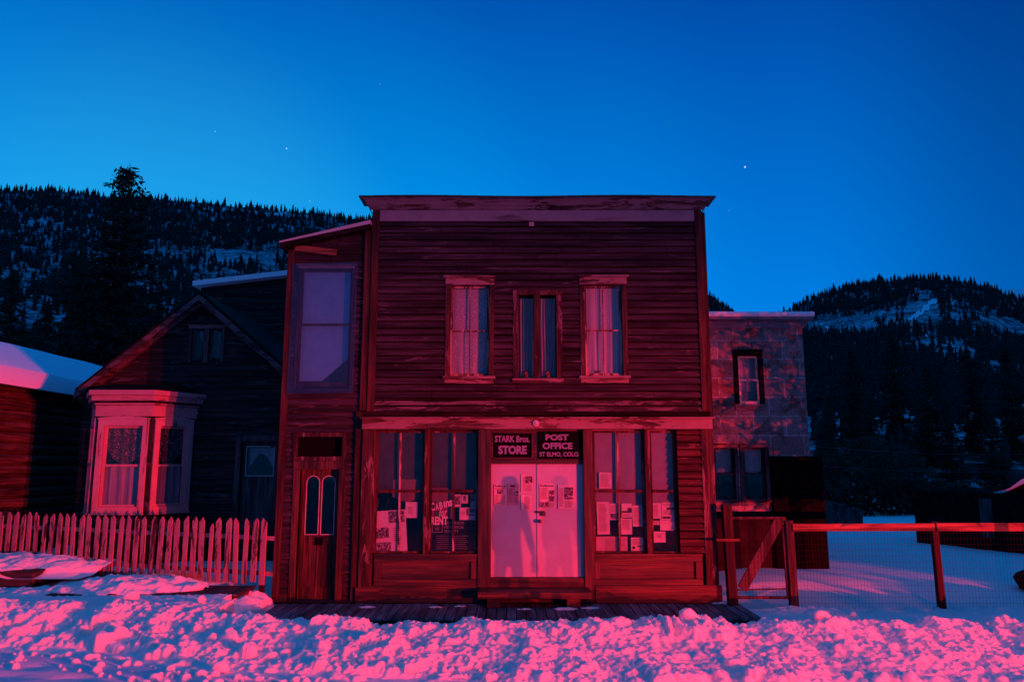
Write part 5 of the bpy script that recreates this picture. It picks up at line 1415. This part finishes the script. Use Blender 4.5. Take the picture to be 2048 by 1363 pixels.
# right hand wire fence
WYf = -.2
wf = thing('wire_fence', (6, WYf, .1), 'wire mesh fence with one long red lit top rail right of the gate', 'fence')
pa_, pb2 = P(1576, 1200, WYf), P(1584, 1040, WYf)
gz = -.02
def post(root, u, vt, vb, w_, Y, mat, nm='post'):
    t = P(u[1], vt, Y); b = P(u[0], vb, Y); m = MB(); m.beam((b.x, Y, b.z - .3), (t.x, Y, t.z), w_, w_, (0, 1, 0)); return m.build(nm, mat, root, bevel=.006)
post(wf, (1588, 1576), 1040, 1203, .13, WYf, M['postg'])
post(wf, (1883, 1866), 1042, 1201, .105, WYf, M['postd'])
post(wf, (2215, 2190), 1042, 1201, .105, WYf, M['postd'])
rl = P(1584, 1054, WYf - .06); rr2 = P(1868, 1053, WYf - .06); r3 = P(2330, 1053, WYf - .06)
MB().beam((rl.x, WYf - .075, rl.z), (rr2.x - .0, WYf - .075, rr2.z), .04, .125, (0, 0, 1)).build('top_rail', M['rail'], wf, bevel=.005)
MB().beam((rr2.x + .03, WYf - .072, rr2.z), (r3.x, WYf - .072, r3.z), .04, .135, (0, 0, 1)).build('top_rail', M['rail'], wf, bevel=.005)
def mesh_wire(x0, x1, z0, z1, Y, sp=.055, t=.0011, sk=.0):
    m = MB(); x = x0
    while x < x1: m.box(x - t, x + t, Y - t, Y + t, z0, z1); x += sp
    z = z0
    while z < z1: m.box(x0, x1, Y - t * 2 - .0005, Y - t - .0002, z - t, z + t); z += sp * 1.7
    return m
mesh_wire(PX(1590, 1120, WYf), PX(2250, 1120, WYf), gz, rl.z, WYf - .052, t=.0014).build('wire_mesh', M['wire'], wf)
gt = thing('gate', (4.0, WYf, .1), 'wooden gate with diagonal brace and wire mesh beside the store corner', 'gate')
gl, gr_ = PX(1468, 1110, WYf), PX(1574, 1110, WYf); g0_, g1__ = PZ(1194, WYf), PZ(1035, WYf)
post(gt, (1466, 1452), 1008, 1200, .15, WYf, M['postd'], 'gate_post')
m = MB(); m.beam((gl + .03, WYf, g0_), (gr_ + .02, WYf, g0_), .04, .06, (0, 1, 0)); m.beam((gl + .03, WYf, g0_ + .12), (gr_, WYf, g0_ + .14), .02, .04, (0, 1, 0)); m.beam((gl, WYf, g1__), (gr_, WYf, g1__), .04, .05, (0, 1, 0)); m.beam((gr_ - .0, WYf, g0_), (gr_ - .03, WYf, g1__), .08, .04, (0, 1, 0))
m.build('gate_frame', M['postg'], gt, bevel=.004)
MB().beam((gl + .1, WYf - .03, g0_ + .14), (gr_ - .1, WYf - .03, g1__ - .03), .17, .03, (0, 1, 0)).build('diagonal_brace', M['postg'], gt, bevel=.004)
mesh_wire(gl + .05, gr_, g0_, g1__, WYf - .05).build('wire_mesh', M['wire'], gt)
MB().beam((PX(1430, 1080, WYf), WYf - .09, PZ(1078, WYf)), (PX(1476, 1080, WYf), WYf - .09, PZ(1078, WYf)), .02, .04).build('latch_bar', M['rail'], gt)

# ================================================================== PLATFORMS on the left, grass
def platform(x0, x1, y0, y1, z, label, loc, fh=.17, skew=0):
    r = thing('deck_platform', loc, label, 'platform')
    m = MB(); x = x0
    while x < x1 - .02:
        wd = .15; m.box(x, min(x + wd - .012, x1), y0 + random.uniform(-.008, .008), y1, z - .03, z + random.uniform(-.003, .003)); x += wd
    m.build('deck', M['platform'], r, bevel=.003)
    m = MB(); m.box(x0 + .01, x1 - .02, y0 + .03, y0 + .08, z - .031 - fh, z - .031); m.box(x1 - .07, x1 - .02, y0 + .08, y1 - .02, z - .031 - fh, z - .031); m.box(x0 + .01, x1 - .1, y1 - .1, y1 - .03, z - .031 - fh, z - .031)
    m.build('joist', M['base_h'], r, bevel=.004)
    return r
platform(-7.25, PX(475, 1188, -.9), -.92, -.02, .32, 'long low wooden platform before the right end of the picket fence', (-5.8, -.6, 0), .12)
platform(-12, PX(68, 1150, -.1), -.12, 1.3, .56, 'higher wooden platform with snow on top at the left edge', (-8.5, 0, .1), .26)
def mound(x0, x1, y0, y1, z, h, nm, seed, off=0):
    nx, ny = 220, 120; Xs, Ys = np.meshgrid(np.linspace(x0, x1, nx), np.linspace(y0, y1, ny))
    a = (Xs - (x0 + x1) / 2) / ((x1 - x0) / 2); b = (Ys - (y0 + y1) / 2) / ((y1 - y0) / 2)
    e_ = np.clip(1 - (a ** 2 + b ** 2) + .5 * vn(Xs * 3, Ys * 3, seed), -.3, 1)
    ZZ = z + h * np.sign(e_) * np.abs(e_) ** .6 + np.where(e_ > 0, .08 * fbm(Xs * 4, Ys * 4, 4, seed) + .05 * (.2 - np.abs(vn(Xs * 9, Ys * 9, seed + 3))), -.02) - .01
    return grid_obj(nm, Xs, Ys, ZZ, M['snow'])
mound(-7.6, -5.0, -1.0, .6, .31, .18, 'snow_mound', 3)
mound(-12, -7.2, -.15, 1.9, .55, .16, 'snow_mound', 5)
mound(-4.75, -3.85, -1.4, .2, .10, .14, 'snow_mound', 7)
def grass_tuft(cx, cy, z, w_, n, label):
    m = MB(); rr = random.Random(2)
    for k in range(n):
        a = rr.uniform(0, 6.28); x = cx + rr.gauss(0, w_); y = cy + rr.gauss(0, .06); h = rr.uniform(.08, .26); dx, dy = rr.gauss(0, .09), rr.gauss(0, .06)
        p0 = Vector((x, y, z)); p1 = p0 + Vector((dx * .4, dy * .4, h * .7)); p2 = p0 + Vector((dx, dy, h)); s = Vector((.0035, 0, 0))
        b = len(m.v); m.v += [tuple(p0 - s), tuple(p0 + s), tuple(p1 + s), tuple(p1 - s), tuple(p2)]; m.f += [(b, b + 1, b + 2, b + 3), (b + 3, b + 2, b + 4)]
    o = m.build('grass_tuft', M['grass'], None); tag(o, label, 'grass tuft')
gp = P(352, 1148, .35); grass_tuft(gp.x, .3, .3, .26, 420, 'dry grass tuft at the foot of the pickets behind the long platform')
gp = P(330, 1030, 2.2); grass_tuft(gp.x, 2.2, 1.0, .2, 60, 'thin dry stalks rising below the angled bay window')

# ================================================================== PERSON standing in the road, out of frame; throws the two shadows on the doors
def skin_obj(name, pts, edges, mat, parent, sub=2, root=0):
    me = bpy.data.meshes.new(name); me.from_pydata([p[:3] for p in pts], edges, []); me.materials.append(mat)
    o = bpy.data.objects.new(name, me); col.objects.link(o); o.parent = parent
    s = o.modifiers.new('skin', 'SKIN'); s.use_smooth_shade = True
    for i, p in enumerate(pts):
        r_ = p[3]; me.skin_vertices[0].data[i].radius = (r_, r_ if len(p) < 5 else p[4])
    me.skin_vertices[0].data[root].use_root = True
    b = o.modifiers.new('sub', 'SUBSURF'); b.levels = b.render_levels = sub
    return o
M['skin'] = simple('skin', (.45, .28, .22), .6, .3); M['jacket'] = simple('dark_jacket', (.05, .055, .07), .85, .2, .2, 12); M['trouser'] = simple('dark_trousers', (.04, .04, .05), .9, .1, .2, 12); M['shoe'] = simple('boots', (.03, .025, .02), .6, .3)
pfr = .32
pp = Vector((-.04, DY, 0)).lerp(Vector((LA.x, LA.y, 0)), pfr)
pe_ = thing('person', (pp.x, pp.y, .02), 'person in dark hooded jacket standing in the road facing the store', 'person')
pdir = Vector((0.4, DY, 0)) - Vector(((LA.x + LB.x) / 2, LA.y, 0)); pe_.rotation_euler = (0, 0, math.atan2(pdir.y, pdir.x) - math.pi / 2); pe_.scale = (.66, .75, 1.10)
# local frame: +y towards the doors, +x to the right as seen from behind
body = [(0, 0, .95, .13, .10), (0, 0, 1.12, .12, .09), (0, 0, 1.32, .15, .10), (0, 0, 1.44, .09, .08), (0, 0, 1.50, .055), (0, .01, 1.56, .065), (0, .015, 1.64, .088), (0, .01, 1.70, .072),
        (-.10, 0, .88, .085), (-.17, .03, .48, .05), (-.235, .0, .10, .035), (-.235, .14, .04, .028),
        (.09, 0, .88, .085), (.115, -.01, .48, .055), (.125, -.04, .10, .038), (.13, .1, .04, .03),
        (-.14, 0, 1.40, .05), (-.195, .02, 1.14, .038), (-.17, .10, .92, .028), (-.165, .12, .87, .026),
        (.14, 0, 1.40, .05), (.23, 0, 1.13, .038), (.305, .03, .90, .03), (.31, .035, .85, .028)]
edges = [(0, 1), (1, 2), (2, 3), (3, 4), (4, 5), (5, 6), (6, 7), (0, 8), (8, 9), (9, 10), (10, 11), (0, 12), (12, 13), (13, 14), (14, 15), (3, 16), (16, 17), (17, 18), (18, 19), (3, 20), (20, 21), (21, 22), (22, 23)]
for side, wx, wy_ in ((-1, -.165, .12), (1, .31, .035)):
    root_i = 19 if side < 0 else 23
    for k in range(4):
        x = wx + side * (-.03 + k * .02); L1 = .08 - .006 * abs(k - 1.5); n = len(body)
        body += [(x, wy_, .80, .011), (x + side * .004, wy_ + .012, .80 - L1 * .5, .0085), (x + side * .002, wy_ + .03, .80 - L1, .0075)]
        edges += [(root_i, n), (n, n + 1), (n + 1, n + 2)]
    n = len(body); body += [(wx - side * .035, wy_ + .03, .83, .012), (wx - side * .04, wy_ + .05, .795, .009)]; edges += [(root_i, n), (n, n + 1)]
skin_obj('body', body, edges, M['skin'], pe_)
face_ = MB(); face_.ball((0, .105, 1.625), .016, 8, 6, (1, 1.2, 1.5)); face_.ball((-.03, .09, 1.65), .013, 8, 6); face_.ball((.03, .09, 1.65), .013, 8, 6); face_.ball((0, .09, 1.585), .02, 8, 5, (1.2, .6, .4))
fo = MB(); fo.v, fo.f = face_.v, face_.f; me = bpy.data.meshes.new('face'); me.from_pydata(fo.v, [], fo.f); me.materials.append(M['skin']); o = bpy.data.objects.new('face', me); col.objects.link(o); o.parent = pe_
jk = [(0, 0, .98, .15, .12), (0, 0, 1.08, .15, .12), (0, 0, 1.2, .15, .12), (0, 0, 1.36, .165, .12), (0, -.01, 1.47, .11, .10), (0, -.03, 1.57, .115, .12), (0, -.03, 1.67, .125, .13), (0, -.025, 1.735, .085, .09),
      (-.16, 0, 1.38, .08), (-.20, .02, 1.14, .062), (-.175, .10, .95, .045), (.16, 0, 1.38, .08), (.235, 0, 1.13, .058), (.30, .03, .93, .042)]
je = [(0, 1), (1, 2), (2, 3), (3, 4), (4, 5), (5, 6), (6, 7), (3, 8), (8, 9), (9, 10), (3, 11), (11, 12), (12, 13)]
skin_obj('hooded_jacket', jk, je, M['jacket'], pe_, root=1)
tr_p = [(0, 0, .96, .13, .11), (-.10, 0, .86, .09), (-.165, .03, .50, .066), (-.23, 0, .13, .055), (.085, 0, .86, .09), (.115, -.01, .50, .066), (.13, -.035, .13, .055)]
skin_obj('trousers', tr_p, [(0, 1), (1, 2), (2, 3), (0, 4), (4, 5), (5, 6)], M['trouser'], pe_)
for s_x, s_y in ((-.235, .0), (.13, -.035)):
    skin_obj('boot', [(s_x, s_y, .13, .055), (s_x, s_y, .05, .05), (s_x, s_y + .10, .045, .045), (s_x, s_y + .19, .035, .035)], [(0, 1), (1, 2), (2, 3)], M['shoe'], pe_)

print('OBJECTS', len(bpy.data.objects))
